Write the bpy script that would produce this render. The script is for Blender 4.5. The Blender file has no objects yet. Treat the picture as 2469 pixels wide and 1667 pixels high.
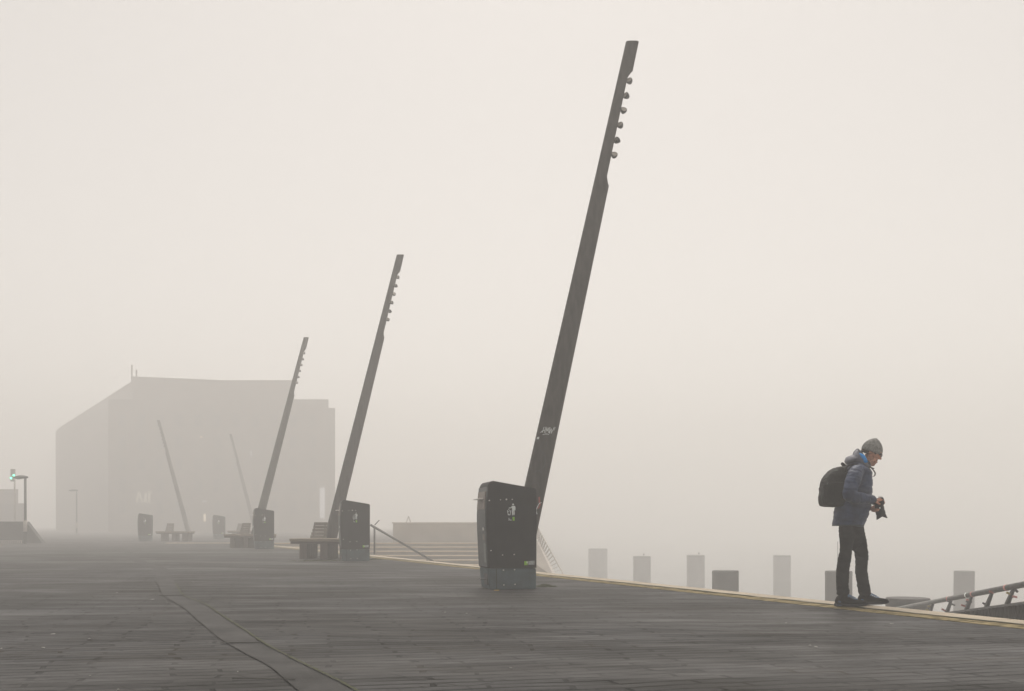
import bpy, bmesh, math, random
from mathutils import Vector, Matrix, Euler
from mathutils import noise as mnoise
R = math.radians
random.seed(7)
sc = bpy.context.scene

# ------------------------------------------------------------------ camera
cam_d = bpy.data.cameras.new('camera'); cam = bpy.data.objects.new('camera', cam_d)
sc.collection.objects.link(cam); sc.camera = cam
cam.location = (0, 0, 0.87); cam.rotation_euler = (R(90), 0, 0)
cam_d.lens = 36; cam_d.sensor_width = 36; cam_d.shift_y = 0.1748
cam_d.clip_start = 0.05; cam_d.clip_end = 3000

# ------------------------------------------------------------------ world, sun, exposure
SUN_EL, SUN_AZ = 64, 4            # azimuth in degrees clockwise from +Y
w = bpy.data.worlds.new("World"); sc.world = w; w.use_nodes = True
nt = w.node_tree; nt.nodes.clear()
out = nt.nodes.new('ShaderNodeOutputWorld'); bg = nt.nodes.new('ShaderNodeBackground')
sky = nt.nodes.new('ShaderNodeTexSky'); sky.sky_type = 'NISHITA'; sky.sun_disc = False
sky.sun_elevation = R(SUN_EL); sky.sun_rotation = R(SUN_AZ); sky.air_density = 1.0; sky.dust_density = 2.0; sky.ozone_density = 1.0
hs = nt.nodes.new('ShaderNodeHueSaturation'); hs.inputs['Saturation'].default_value = 0.12
tint = nt.nodes.new('ShaderNodeMix'); tint.data_type = 'RGBA'; tint.blend_type = 'MULTIPLY'
tint.inputs[0].default_value = 1.0; tint.inputs[7].default_value = (1.0, 0.928, 0.85, 1)
nt.links.new(sky.outputs[0], hs.inputs['Color']); nt.links.new(hs.outputs[0], tint.inputs[6])
nt.links.new(tint.outputs[2], bg.inputs['Color']); bg.inputs['Strength'].default_value = 0.075
nt.links.new(bg.outputs[0], out.inputs['Surface'])
sd = bpy.data.lights.new('sun', 'SUN'); sd.energy = 1.5; sd.angle = R(50); sd.color = (1.0, 0.95, 0.88)
sun = bpy.data.objects.new('sun', sd); sc.collection.objects.link(sun)
dirv = Vector((math.sin(R(SUN_AZ)) * math.cos(R(SUN_EL)), math.cos(R(SUN_AZ)) * math.cos(R(SUN_EL)), math.sin(R(SUN_EL))))
sun.rotation_euler = (dirv).to_track_quat('Z', 'Y').to_euler()
sun.location = (0, 0, 30)
vs = sc.view_settings; vs.view_transform = 'Standard'; vs.look = 'None'; vs.gamma = 1; vs.use_curve_mapping = False
vs.exposure = 0.97
sc.cycles.volume_bounces = 8
sc.cycles.max_bounces = 12
sc.cycles.use_denoising = True

# ------------------------------------------------------------------ helpers
COL = sc.collection
def tag(o, label=None, cat=None, group=None, kind=None):
    if label: o['label'] = label
    if cat: o['category'] = cat
    if group: o['group'] = group
    if kind: o['kind'] = kind
    return o
def empty(name, loc=(0, 0, 0), rz=0, parent=None):
    o = bpy.data.objects.new(name, None); COL.objects.link(o); o.location = loc; o.rotation_euler = (0, 0, rz)
    o.empty_display_size = 0.1
    if parent: o.parent = parent
    return o
def obj(name, bm, m, parent=None, smooth=False):
    bmesh.ops.recalc_face_normals(bm, faces=bm.faces[:])
    me = bpy.data.meshes.new(name); bm.to_mesh(me); bm.free()
    me.materials.append(m)
    if smooth:
        me.polygons.foreach_set('use_smooth', [True] * len(me.polygons))
    o = bpy.data.objects.new(name, me); COL.objects.link(o)
    if parent: o.parent = parent
    return o
def auto_smooth(o, ang=35):
    me = o.data
    me.polygons.foreach_set('use_smooth', [True] * len(me.polygons))
    bm = bmesh.new(); bm.from_mesh(me)
    for e in bm.edges:
        if len(e.link_faces) == 2 and e.calc_face_angle(0) > R(ang): e.smooth = False
    bm.to_mesh(me); bm.free()
def copy_tree(o, parent=None):
    c = o.copy(); COL.objects.link(c)
    if parent: c.parent = parent
    for ch in list(o.children): copy_tree(ch, c)
    return c
def box(bm, c, s, rot=None, bev=0.0):
    g = bmesh.ops.create_cube(bm, size=1.0)
    vs_ = g['verts']
    if bev > 0:
        for v in vs_: v.co = Vector((v.co.x * s[0], v.co.y * s[1], v.co.z * s[2]))
        es = list({e for v in vs_ for e in v.link_edges})
        r = bmesh.ops.bevel(bm, geom=es, offset=bev, segments=2, affect='EDGES', profile=0.6)
        vs_ = list({v for f in r['faces'] for v in f.verts} | {v for v in vs_ if v.is_valid})
        M = (rot.to_matrix() if rot else Matrix.Identity(3))
        for v in vs_: v.co = M @ v.co + Vector(c)
    else:
        M = (rot.to_matrix() if rot else Matrix.Identity(3))
        for v in vs_: v.co = M @ Vector((v.co.x * s[0], v.co.y * s[1], v.co.z * s[2])) + Vector(c)
def cyl(bm, a, b, r1, r2=None, n=16):
    a = Vector(a); b = Vector(b); r2 = r1 if r2 is None else r2
    d = b - a; L = d.length
    M = Matrix.Translation((a + b) / 2) @ d.to_track_quat('Z', 'Y').to_matrix().to_4x4()
    bmesh.ops.create_cone(bm, cap_ends=True, segments=n, radius1=r1, radius2=r2, depth=L, matrix=M)
def ell(bm, c, r, rot=None, seg=24, rings=16):
    M = Matrix.Translation(Vector(c)) @ ((rot.to_matrix().to_4x4()) if rot else Matrix.Identity(4)) @ Matrix.Diagonal((r[0], r[1], r[2], 1))
    bmesh.ops.create_uvsphere(bm, u_segments=seg, v_segments=rings, radius=1, matrix=M)
def loft(bm, rings, cap=True):
    prev = None; first = None
    for rg in rings:
        vs_ = [bm.verts.new(p) for p in rg]
        if prev:
            n = len(vs_)
            for i in range(n): bm.faces.new((prev[i], prev[(i + 1) % n], vs_[(i + 1) % n], vs_[i]))
        else: first = vs_
        prev = vs_
    if cap:
        bm.faces.new(first[::-1]); bm.faces.new(prev)
def prism(bm, pts, axis_vec):
    """polygon pts (3D) extruded by axis_vec"""
    a = [bm.verts.new(p) for p in pts]; b = [bm.verts.new(Vector(p) + Vector(axis_vec)) for p in pts]
    n = len(a)
    bm.faces.new(a); bm.faces.new(b[::-1])
    for i in range(n): bm.faces.new((a[i], a[(i + 1) % n], b[(i + 1) % n], b[i]))
def catmull(pts, sub):
    P = [Vector(p) for p in pts]
    out_ = []
    for i in range(len(P) - 1):
        p0 = P[max(i - 1, 0)]; p1 = P[i]; p2 = P[i + 1]; p3 = P[min(i + 2, len(P) - 1)]
        for k in range(sub):
            t = k / sub
            out_.append(0.5 * ((2 * p1) + (p2 - p0) * t + (2 * p0 - 5 * p1 + 4 * p2 - p3) * t * t + (3 * p1 - p0 - 3 * p2 + p3) * t ** 3))
    out_.append(P[-1]); return out_
def sweep(bm, pts, sub=6, n=20, mod=None, closed_caps=True):
    """pts: (x,y,z,ra,rb). ra: radius in the XZ plane, rb: radius along ~Y. mod(s, ang) multiplies the radius"""
    Q = catmull([Vector(p) for p in [tuple(p) for p in pts]], sub) if False else None
    P5 = [tuple(p) if len(p) == 5 else tuple(p) + (p[3],) for p in pts]
    pos = catmull([p[:3] for p in P5], sub)
    rad = catmull([(p[3], p[4], 0) for p in P5], sub)
    s = 0; rings = []; prev = None
    for i, p in enumerate(pos):
        t = (pos[min(i + 1, len(pos) - 1)] - pos[max(i - 1, 0)]).normalized()
        s1 = t.cross(Vector((0, 1, 0)))
        if s1.length < 0.15: s1 = t.cross(Vector((1, 0, 0)))
        s1.normalize(); s2 = t.cross(s1).normalized()
        if prev is not None:
            if s1.dot(prev) < 0: s1 = -s1; s2 = -s2
        prev = s1
        if i: s += (p - pos[i - 1]).length
        rg = []
        for k in range(n):
            a = 2 * math.pi * k / n
            m = mod(s, a) if mod else 1
            rg.append(p + s1 * (math.cos(a) * rad[i].x * m) + s2 * (math.sin(a) * rad[i].y * m))
        rings.append(rg)
    # rounded ends
    def endcap(rg, c, t, r):
        outs = []
        for f, h in ((0.8, 0.5), (0.45, 0.85), (0.08, 1.0)):
            outs.append([c + (q - c) * f + t * (r * h) for q in rg])
        return outs
    if closed_caps:
        t0 = (pos[0] - pos[1]).normalized(); t1 = (pos[-1] - pos[-2]).normalized()
        rings = endcap(rings[0], pos[0], t0, min(rad[0].x, rad[0].y) * .8)[::-1] + rings + endcap(rings[-1], pos[-1], t1, min(rad[-1].x, rad[-1].y) * .8)
    loft(bm, rings)
def remesh(bm, voxel, smooth=2, fn=None):
    bmesh.ops.recalc_face_normals(bm, faces=bm.faces[:])
    me = bpy.data.meshes.new('tmp'); bm.to_mesh(me); bm.free()
    o = bpy.data.objects.new('tmp', me); COL.objects.link(o)
    m = o.modifiers.new('r', 'REMESH'); m.mode = 'VOXEL'; m.voxel_size = voxel; m.use_smooth_shade = True
    if smooth:
        s = o.modifiers.new('s', 'SMOOTH'); s.factor = 0.5; s.iterations = smooth
    bpy.context.view_layer.update()
    dg = bpy.context.evaluated_depsgraph_get()
    nm = bpy.data.meshes.new_from_object(o.evaluated_get(dg))
    bpy.data.objects.remove(o); bpy.data.meshes.remove(me)
    b = bmesh.new(); b.from_mesh(nm); bpy.data.meshes.remove(nm)
    if fn:
        b.normal_update()
        for v in b.verts: v.co = fn(v.co.copy(), v.normal.copy())
    return b
def text_mesh(txt, size, m, parent, loc, rot, name='lettering', extrude=0.0008, sx=1.0, bold=0.0):
    cu = bpy.data.curves.new('t', 'FONT'); cu.body = txt; cu.size = size; cu.extrude = extrude; cu.offset = bold
    cu.align_x = 'CENTER'; cu.align_y = 'CENTER'
    o = bpy.data.objects.new('t', cu); COL.objects.link(o); bpy.context.view_layer.update()
    me = bpy.data.meshes.new_from_object(o.evaluated_get(bpy.context.evaluated_depsgraph_get()))
    bpy.data.objects.remove(o)
    me.materials.clear(); me.materials.append(m)
    q = bpy.data.objects.new(name, me); COL.objects.link(q); q.parent = parent; q.location = loc; q.rotation_euler = rot; q.scale = (sx, 1, 1)
    return q

# ------------------------------------------------------------------ materials
def mat(name, col, rough=0.6, metal=0.0, nscale=6.0, namt=0.15, bump=0.0, bscale=40.0, spec=0.5, stretch=(1, 1, 1), col2=None, sheen=0.0):
    m = bpy.data.materials.new(name); m.use_nodes = True; t = m.node_tree; b = t.nodes['Principled BSDF']
    b.inputs['Roughness'].default_value = rough; b.inputs['Metallic'].default_value = metal
    b.inputs['Specular IOR Level'].default_value = spec
    if sheen: b.inputs['Sheen Weight'].default_value = sheen
    tc = t.nodes.new('ShaderNodeTexCoord'); mp = t.nodes.new('ShaderNodeMapping'); mp.inputs['Scale'].default_value = stretch
    t.links.new(tc.outputs['Object'], mp.inputs[0])
    n = t.nodes.new('ShaderNodeTexNoise'); n.inputs['Scale'].default_value = nscale; n.inputs['Detail'].default_value = 6; n.inputs['Roughness'].default_value = 0.6
    t.links.new(mp.outputs[0], n.inputs['Vector'])
    cr = t.nodes.new('ShaderNodeValToRGB'); t.links.new(n.outputs['Fac'], cr.inputs[0])
    c1 = [c * (1 - namt) for c in col]; c2 = [min(1, c * (1 + namt)) for c in (col2 or col)]
    cr.color_ramp.elements[0].position = 0.35; cr.color_ramp.elements[0].color = (*c1, 1)
    cr.color_ramp.elements[1].position = 0.65; cr.color_ramp.elements[1].color = (*c2, 1)
    t.links.new(cr.outputs[0], b.inputs['Base Color'])
    if bump:
        n2 = t.nodes.new('ShaderNodeTexNoise'); n2.inputs['Scale'].default_value = bscale; n2.inputs['Detail'].default_value = 5
        t.links.new(mp.outputs[0], n2.inputs['Vector'])
        bp = t.nodes.new('ShaderNodeBump'); bp.inputs['Strength'].default_value = bump; bp.inputs['Distance'].default_value = 0.01
        t.links.new(n2.outputs['Fac'], bp.inputs['Height']); t.links.new(bp.outputs[0], b.inputs['Normal'])
    return m
def emat(name, col, strength):
    m = bpy.data.materials.new(name); m.use_nodes = True; b = m.node_tree.nodes['Principled BSDF']
    b.inputs['Base Color'].default_value = (*[c * .18 for c in col], 1); b.inputs['Emission Color'].default_value = (*col, 1); b.inputs['Emission Strength'].default_value = strength
    return m

def paving_material():
    m = bpy.data.materials.new('paving'); m.use_nodes = True; t = m.node_tree; b = t.nodes['Principled BSDF']
    L = t.links.new
    geo = t.nodes.new('ShaderNodeNewGeometry')
    def mapped(rz, scale=(1, 1, 1), loc=(0, 0, 0)):
        mp = t.nodes.new('ShaderNodeMapping'); mp.inputs['Rotation'].default_value = (0, 0, R(rz)); mp.inputs['Scale'].default_value = scale
        mp.inputs['Location'].default_value = loc
        L(geo.outputs['Position'], mp.inputs[0]); return mp
    def noise(mp, s, d=4, r=0.55):
        n = t.nodes.new('ShaderNodeTexNoise'); n.inputs['Scale'].default_value = s; n.inputs['Detail'].default_value = d; n.inputs['Roughness'].default_value = r
        L(mp.outputs[0], n.inputs['Vector']); return n
    def ramp(src, a, bb, ca=(0, 0, 0, 1), cb=(1, 1, 1, 1)):
        r = t.nodes.new('ShaderNodeValToRGB'); r.color_ramp.elements[0].position = a; r.color_ramp.elements[1].position = bb
        r.color_ramp.elements[0].color = ca; r.color_ramp.elements[1].color = cb; L(src, r.inputs[0]); return r
    def math_(op, a, bb):
        x = t.nodes.new('ShaderNodeMath'); x.operation = op
        for i, v in enumerate((a, bb)):
            if isinstance(v, (int, float)): x.inputs[i].default_value = v
            else: L(v, x.inputs[i])
        return x
    def mix(f, a, bb, mode='MIX'):
        x = t.nodes.new('ShaderNodeMix'); x.data_type = 'RGBA'; x.blend_type = mode
        if isinstance(f, (int, float)): x.inputs[0].default_value = f
        else: L(f, x.inputs[0])
        for i, v in ((6, a), (7, bb)):
            if isinstance(v, tuple): x.inputs[i].default_value = v
            else: L(v, x.inputs[i])
        return x
    # a slightly wavy coordinate so that the courses are not ruler-straight
    base = mapped(-14)
    wob = noise(mapped(0, (1, 1, 1)), 0.9, 2)
    add = t.nodes.new('ShaderNodeVectorMath'); add.operation = 'MULTIPLY_ADD'
    L(wob.outputs['Color'], add.inputs[0]); add.inputs[1].default_value = (0.5, 0.16, 0); L(base.outputs[0], add.inputs[2])
    br = t.nodes.new('ShaderNodeTexBrick'); L(add.outputs[0], br.inputs['Vector'])
    br.offset = 0.37; br.inputs['Scale'].default_value = 1.0; br.inputs['Brick Width'].default_value = 0.72; br.inputs['Row Height'].default_value = 0.125
    br.inputs['Mortar Size'].default_value = 0.018; br.inputs['Mortar Smooth'].default_value = 0.3; br.inputs['Bias'].default_value = 0.0
    br.inputs['Color1'].default_value = (0.022, 0.021, 0.020, 1); br.inputs['Color2'].default_value = (0.064, 0.063, 0.063, 1)
    br.inputs['Mortar'].default_value = (0.006, 0.006, 0.005, 1)
    # joints fade in and out along the courses
    jn = ramp(noise(mapped(-14, (1.0, 4.0, 1)), 2.3, 3).outputs['Fac'], 0.46, 0.52)
    jointmask = math_('MULTIPLY', br.outputs['Fac'], jn.outputs[0])
    big = noise(mapped(0), 0.35, 4)
    streak = noise(mapped(-14, (1.0, 5.0, 1)), 5.0, 6, 0.7)
    fine = noise(mapped(0), 60, 3)
    c_a = ramp(streak.outputs['Fac'], 0.36, 0.64, (0.018, 0.0175, 0.017, 1), (0.066, 0.066, 0.067, 1))
    c_b = mix(0.62, c_a.outputs[0], br.outputs['Color'])
    bigr = ramp(big.outputs['Fac'], 0.35, 0.65, (0.66, 0.63, 0.58, 1), (1.20, 1.22, 1.26, 1))
    c_c = mix(1.0, c_b.outputs[2], bigr.outputs[0], 'MULTIPLY')
    finer = ramp(fine.outputs['Fac'], 0.3, 0.7, (0.86, 0.86, 0.86, 1), (1.14, 1.14, 1.14, 1))
    c_d = mix(1.0, c_c.outputs[2], finer.outputs[0], 'MULTIPLY')
    # brownish and mossy joints
    mossn = ramp(noise(mapped(-14, (0.4, 1.2, 1), (5, 3, 0)), 1.1, 3).outputs['Fac'], 0.5, 0.64, (0.003, 0.0028, 0.002, 1), (0.016, 0.011, 0.005, 1))
    c_e = mix(jointmask.outputs[0], c_d.outputs[2], mossn.outputs[0])
    # slanting dashes: the cross joints, present only in scattered places
    br2 = t.nodes.new('ShaderNodeTexBrick'); L(mapped(-134).outputs[0], br2.inputs['Vector'])
    br2.inputs['Scale'].default_value = 1.0; br2.inputs['Brick Width'].default_value = 0.33; br2.inputs['Row Height'].default_value = 0.33
    br2.inputs['Mortar Size'].default_value = 0.007; br2.inputs['Mortar Smooth'].default_value = 0.2; br2.offset = 0.5
    sep = ramp(noise(mapped(-14, (1.0, 2.2, 1), (9, 1, 0)), 2.2, 2).outputs['Fac'], 0.56, 0.60)
    dm = math_('MULTIPLY', br2.outputs['Fac'], sep.outputs[0])
    c_f = mix(dm.outputs[0], c_e.outputs[2], (0.005, 0.0045, 0.003, 1))
    # dark and pale specks, grit
    vor = t.nodes.new('ShaderNodeTexVoronoi'); vor.inputs['Scale'].default_value = 3.2; L(mapped(0).outputs[0], vor.inputs['Vector'])
    sp = ramp(vor.outputs['Distance'], 0.030, 0.036, (1, 1, 1, 1), (0, 0, 0, 1))
    c_g = mix(math_('MULTIPLY', sp.outputs[0], 0.8).outputs[0], c_f.outputs[2], (0.012, 0.011, 0.010, 1))
    L(c_g.outputs[2], b.inputs['Base Color'])
    rr = ramp(noise(mapped(-14, (0.5, 2.6, 1), (2, 7, 0)), 1.3, 5, 0.6).outputs['Fac'], 0.36, 0.66, (0.55, 0.55, 0.55, 1), (0.90, 0.90, 0.90, 1))
    damp = ramp(noise(mapped(-14, (0.22, 0.5, 1), (4, 2.5, 0)), 1.0, 4).outputs['Fac'], 0.50, 0.62, (1, 1, 1, 1), (0.72, 0.72, 0.72, 1))
    rd = mix(1.0, rr.outputs[0], damp.outputs[0], 'MULTIPLY')
    L(rd.outputs[2], b.inputs['Roughness']); b.inputs['Specular IOR Level'].default_value = 0.08
    hgt = math_('SUBTRACT', math_('MULTIPLY', streak.outputs['Fac'], 0.7).outputs[0], math_('MULTIPLY', jointmask.outputs[0], 0.9).outputs[0])
    hg2 = math_('ADD', hgt.outputs[0], math_('MULTIPLY', fine.outputs['Fac'], 0.12).outputs[0])
    bp = t.nodes.new('ShaderNodeBump'); bp.inputs['Strength'].default_value = 0.6; bp.inputs['Distance'].default_value = 0.008
    L(hg2.outputs[0], bp.inputs['Height']); L(bp.outputs[0], b.inputs['Normal'])
    return m

M = {}
M['paving'] = paving_material()
M['band'] = mat('band_concrete', (0.054, 0.053, 0.052), 0.85, spec=0.1, nscale=2.2, namt=0.35, bump=0.35, bscale=50)
M['moss'] = mat('moss', (0.035, 0.040, 0.010), 0.95, nscale=30, namt=0.5, bump=0.8, bscale=60)
M['joint'] = mat('dark_joint', (0.02, 0.018, 0.014), 0.95, nscale=20, namt=0.4)
M['curb'] = mat('curb_stone', (0.33, 0.275, 0.20), 0.75, nscale=1.7, namt=0.16, bump=0.2, bscale=30)
M['curb_moss'] = mat('mossy_curb', (0.12, 0.095, 0.035), 0.95, spec=0.1, nscale=7, namt=0.5, bump=0.5, bscale=40, col2=(0.20, 0.16, 0.085))
M['tread'] = mat('pale_tread', (0.50, 0.40, 0.28), 0.8, nscale=2.5, namt=0.12)
M['riser'] = mat('riser', (0.27, 0.24, 0.205), 0.85, nscale=1.5, namt=0.15)
M['quay'] = mat('quay_concrete', (0.22, 0.21, 0.195), 0.85, nscale=1.2, namt=0.2)
M['water'] = mat('water', (0.03, 0.035, 0.032), 0.12, nscale=1, namt=0.1, bump=0.25, bscale=1.5)
M['pole'] = mat('pole_steel', (0.048, 0.043, 0.038), 0.6, metal=0.0, spec=0.3, nscale=3.0, namt=0.42, bump=0.1, bscale=30, stretch=(6, 6, 0.8))
M['binblack'] = mat('bin_black', (0.0075, 0.008, 0.0085), 0.6, nscale=5, namt=0.5, bump=0.05, spec=0.15, bscale=120)
M['binfront_lit'] = mat('bin_front_lit', (0.075, 0.084, 0.084), 0.5, nscale=14, namt=0.45, stretch=(3, 3, 0.7), bump=0.1)  # light on the left-facing front painted in as a paler base colour
M['binplinth'] = mat('bin_plinth', (0.050, 0.082, 0.096), 0.6, nscale=5, namt=0.32, bump=0.08)
M['flap'] = mat('flap_metal', (0.20, 0.165, 0.145), 0.5, nscale=6, namt=0.2)
M['bolt'] = mat('bolt_steel', (0.8, 0.79, 0.75), 0.4, metal=0.0, nscale=5, namt=0.1)
M['white'] = mat('white_print', (0.85, 0.90, 0.88), 0.6, nscale=30, namt=0.12)
M['green'] = mat('green_print', (0.30, 0.60, 0.02), 0.6, nscale=20, namt=0.15)
M['grey_print'] = mat('grey_print', (0.22, 0.24, 0.23), 0.6, nscale=60, namt=0.3)
M['wood'] = mat('weathered_wood', (0.22, 0.175, 0.13), 0.8, nscale=8, namt=0.3, bump=0.4, bscale=25, stretch=(0.6, 5, 5))
M['wood_dark'] = mat('dark_wood', (0.085, 0.062, 0.05), 0.85, nscale=8, namt=0.35, bump=0.3, bscale=25, stretch=(5, 5, 0.6))
M['wood_pale'] = mat('pale_wood', (0.19, 0.168, 0.145), 0.8, nscale=7, namt=0.25, bump=0.3, bscale=25, stretch=(0.6, 5, 5))
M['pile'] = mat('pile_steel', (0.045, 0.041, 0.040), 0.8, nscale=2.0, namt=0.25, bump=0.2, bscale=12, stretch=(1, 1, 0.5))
M['pile_pale'] = mat('pile_steel_hazed', (0.14, 0.13, 0.125), 0.85, nscale=2.0, namt=0.2, bump=0.2, bscale=12, stretch=(1, 1, 0.5))  # far piles: paling by fog put into the base colour
M['steel_dark'] = mat('dark_steel', (0.045, 0.047, 0.048), 0.5, metal=0.2, nscale=8, namt=0.25, bump=0.08)
M['tube'] = mat('rail_tube', (0.12, 0.12, 0.118), 0.42, metal=0.4, nscale=6, namt=0.25)
M['black_panel'] = mat('black_panel', (0.005, 0.005, 0.006), 0.8, spec=0.1, nscale=6, namt=0.3)
M['red'] = mat('red_paint', (0.35, 0.09, 0.07), 0.6, nscale=15, namt=0.25)
M['pink'] = mat('pink_sticker', (0.55, 0.22, 0.20), 0.6, nscale=15, namt=0.2)
M['brass'] = mat('brass', (0.36, 0.28, 0.10), 0.5, metal=0.4, nscale=10, namt=0.25)
M['facade'] = mat('brick_facade', (0.18, 0.15, 0.125), 0.85, nscale=0.6, namt=0.12)
M['facade_pale'] = mat('pale_facade', (0.15, 0.13, 0.115), 0.85, nscale=0.6, namt=0.12)
M['far_wall'] = mat('far_wall', (0.045, 0.045, 0.044), 0.85, nscale=1.2, namt=0.15)
M['far_signal'] = mat('signal_housing', (0.30, 0.28, 0.25), 0.7, nscale=4, namt=0.15)
M['rib'] = mat('rib_steel', (0.022, 0.022, 0.020), 0.7, spec=0.2, nscale=8, namt=0.3)
M['par'] = mat('parapet', (0.42, 0.385, 0.34), 0.85, nscale=1.0, namt=0.15)
M['stair_pale'] = mat('pale_stair', (0.50, 0.46, 0.42), 0.8, nscale=3, namt=0.12)
M['shutter'] = mat('window_glass', (0.125, 0.112, 0.10), 0.5, nscale=2, namt=0.2)
M['skin'] = mat('skin', (0.56, 0.27, 0.18), 0.55, nscale=14, namt=0.16, bump=0.1, bscale=90)
M['beard'] = mat('beard', (0.36, 0.185, 0.125), 0.9, nscale=60, namt=0.4, bump=0.5, bscale=160)
M['hair'] = mat('hair', (0.05, 0.035, 0.025), 0.8, nscale=60, namt=0.4, bump=0.5, bscale=120)
M['lips'] = mat('lips', (0.26, 0.11, 0.09), 0.5, nscale=20, namt=0.1)
M['eye'] = mat('eye_dark', (0.03, 0.025, 0.02), 0.3, nscale=20, namt=0.1)
M['jacket'] = mat('jacket_nylon', (0.011, 0.027, 0.080), 0.5, spec=0.3, nscale=9, namt=0.3, bump=0.5, bscale=22, sheen=0.08, col2=(0.022, 0.040, 0.092))
M['hood'] = mat('hood_nylon', (0.075, 0.080, 0.115), 0.5, nscale=9, namt=0.25, bump=0.5, bscale=22, sheen=0.2)
M['cuff'] = mat('cuff_knit', (0.022, 0.032, 0.045), 0.8, nscale=20, namt=0.2, bump=0.4, bscale=120)
M['lining'] = mat('blue_lining', (0.005, 0.30, 0.80), 0.55, nscale=12, namt=0.2, bump=0.3, bscale=30)
M['jeans'] = mat('black_jeans', (0.006, 0.0065, 0.008), 0.9, spec=0.15, nscale=18, namt=0.35, bump=0.6, bscale=28)
M['shoe'] = mat('shoe_black', (0.006, 0.007, 0.007), 0.75, spec=0.2, nscale=20, namt=0.35, bump=0.4, bscale=70)
M['sole'] = mat('sole_rubber', (0.011, 0.015, 0.022), 0.8, spec=0.2, nscale=14, namt=0.3, bump=0.3, bscale=50)
M['lace'] = mat('blue_lace', (0.02, 0.11, 0.26), 0.6, nscale=30, namt=0.3)
M['knit'] = None
M['pack'] = mat('pack_nylon', (0.007, 0.0075, 0.007), 0.7, spec=0.2, nscale=10, namt=0.35, bump=0.5, bscale=40)
M['pack_grey'] = mat('pack_reflective', (0.09, 0.10, 0.10), 0.5, nscale=20, namt=0.4)
M['camera'] = mat('camera_black', (0.006, 0.006, 0.0065), 0.5, spec=0.3, nscale=20, namt=0.25, bump=0.2, bscale=120)
M['glass'] = mat('spectacle_frame', (0.03, 0.022, 0.02), 0.3, nscale=20, namt=0.1)
M['leaf'] = mat('yellow_leaf', (0.42, 0.27, 0.03), 0.7, nscale=40, namt=0.3)
M['litter'] = mat('pale_litter', (0.36, 0.35, 0.33), 0.8, nscale=30, namt=0.2)

def knit_material():
    m = bpy.data.materials.new('knit'); m.use_nodes = True; t = m.node_tree; b = t.nodes['Principled BSDF']; b.inputs['Roughness'].default_value = 0.95
    tc = t.nodes.new('ShaderNodeTexCoord'); n = t.nodes.new('ShaderNodeTexNoise'); n.inputs['Scale'].default_value = 45; n.inputs['Detail'].default_value = 6
    t.links.new(tc.outputs['Object'], n.inputs['Vector'])
    cr = t.nodes.new('ShaderNodeValToRGB'); cr.color_ramp.elements[0].position = 0.35; cr.color_ramp.elements[1].position = 0.65
    cr.color_ramp.elements[0].color = (0.14, 0.14, 0.135, 1); cr.color_ramp.elements[1].color = (0.28, 0.28, 0.265, 1)
    t.links.new(n.outputs['Fac'], cr.inputs[0]); t.links.new(cr.outputs[0], b.inputs['Base Color'])
    bp = t.nodes.new('ShaderNodeBump'); bp.inputs['Strength'].default_value = 0.6; bp.inputs['Distance'].default_value = 0.004
    n2 = t.nodes.new('ShaderNodeTexNoise'); n2.inputs['Scale'].default_value = 260
    t.links.new(tc.outputs['Object'], n2.inputs['Vector']); t.links.new(n2.outputs['Fac'], bp.inputs['Height']); t.links.new(bp.outputs[0], b.inputs['Normal'])
    return m
M['knit'] = knit_material()

# ------------------------------------------------------------------ setting
F = 2469.0; HY = 1265.0; CX = 1234.5; CH = 0.87
def gp(px, py, z=0.0):
    """photo pixel lying on level z -> world point (used to read off where things stand)"""
    d = (CH - z) * F / (py - HY); return Vector(((px - CX) * d / F, d, z))
ND = Vector((0.917, 0.399, 0)); ED = Vector((-0.399, 0.917, 0)); EDGE = 7.87
def on_edge(n, s, z=0.0):
    """n metres across the quay edge direction, s metres along it"""
    return ND * n + ED * s + Vector((0, 0, z))
INNER = 7.31
CORNER_Y = 47.6
def edge_s(n, y):          # s at which the line n reaches depth y
    return (y - ND.y * n) / ED.y
# plaza sheet
bm = bmesh.new()
p0 = on_edge(INNER, -60); p1 = on_edge(INNER, edge_s(INNER, CORNER_Y))
poly = [Vector((-240, -45, 0)), Vector((p0.x, -45, 0)), on_edge(INNER, edge_s(INNER, -45)), p1, Vector((1.25, CORNER_Y, 0)), Vector((1.25, 400, 0)), Vector((-240, 400, 0))]
poly = [poly[0], poly[2], poly[3], poly[4], poly[5], poly[6]]
prism(bm, poly, (0, 0, -0.6)); tag(obj('plaza_pavement', bm, M['paving']), kind='structure')
# water sheet out to the horizon
bm = bmesh.new(); vs_ = [bm.verts.new(p) for p in ((-240, -48, -4.2), (240, -48, -4.2), (240, 410, -4.2), (-240, 410, -4.2))]; bm.faces.new(vs_)
tag(obj('water', bm, M['water']), kind='structure')
# quay body and the steps down to the water along the edge
s0, s1 = edge_s(EDGE, -45), edge_s(EDGE, 47.2)
bm = bmesh.new()
prof = [(EDGE - 0.02, 0.0 - 0.01)]
h, r, n_ = 0.172, 0.30, 14
z = -0.01; x = EDGE - 0.02
pts = [(EDGE - 3.0, -0.65), (EDGE - 3.0, -4.15)]
end = EDGE + r * n_
pts += [(end + 1.5, -4.15), (end + 1.5, -h * n_)]
for k in range(n_, 0, -1):
    pts += [(EDGE + r * k, -h * k), (EDGE + r * (k - 1), -h * k)] if k > 1 else [(EDGE + r, -h), (EDGE, -h)]
pts += [(EDGE, -0.65)]
clean = []
for p in pts:
    if not clean or (abs(clean[-1][0] - p[0]) > 1e-6 or abs(clean[-1][1] - p[1]) > 1e-6): clean.append(p)
clean = [p for p in clean if p != (EDGE, -0.65)]
a = [on_edge(n, s0, z) for n, z in clean]
prism(bm, a, ED * (s1 - s0)); tag(obj('quay_steps', bm, M['quay']), kind='structure')
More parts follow.
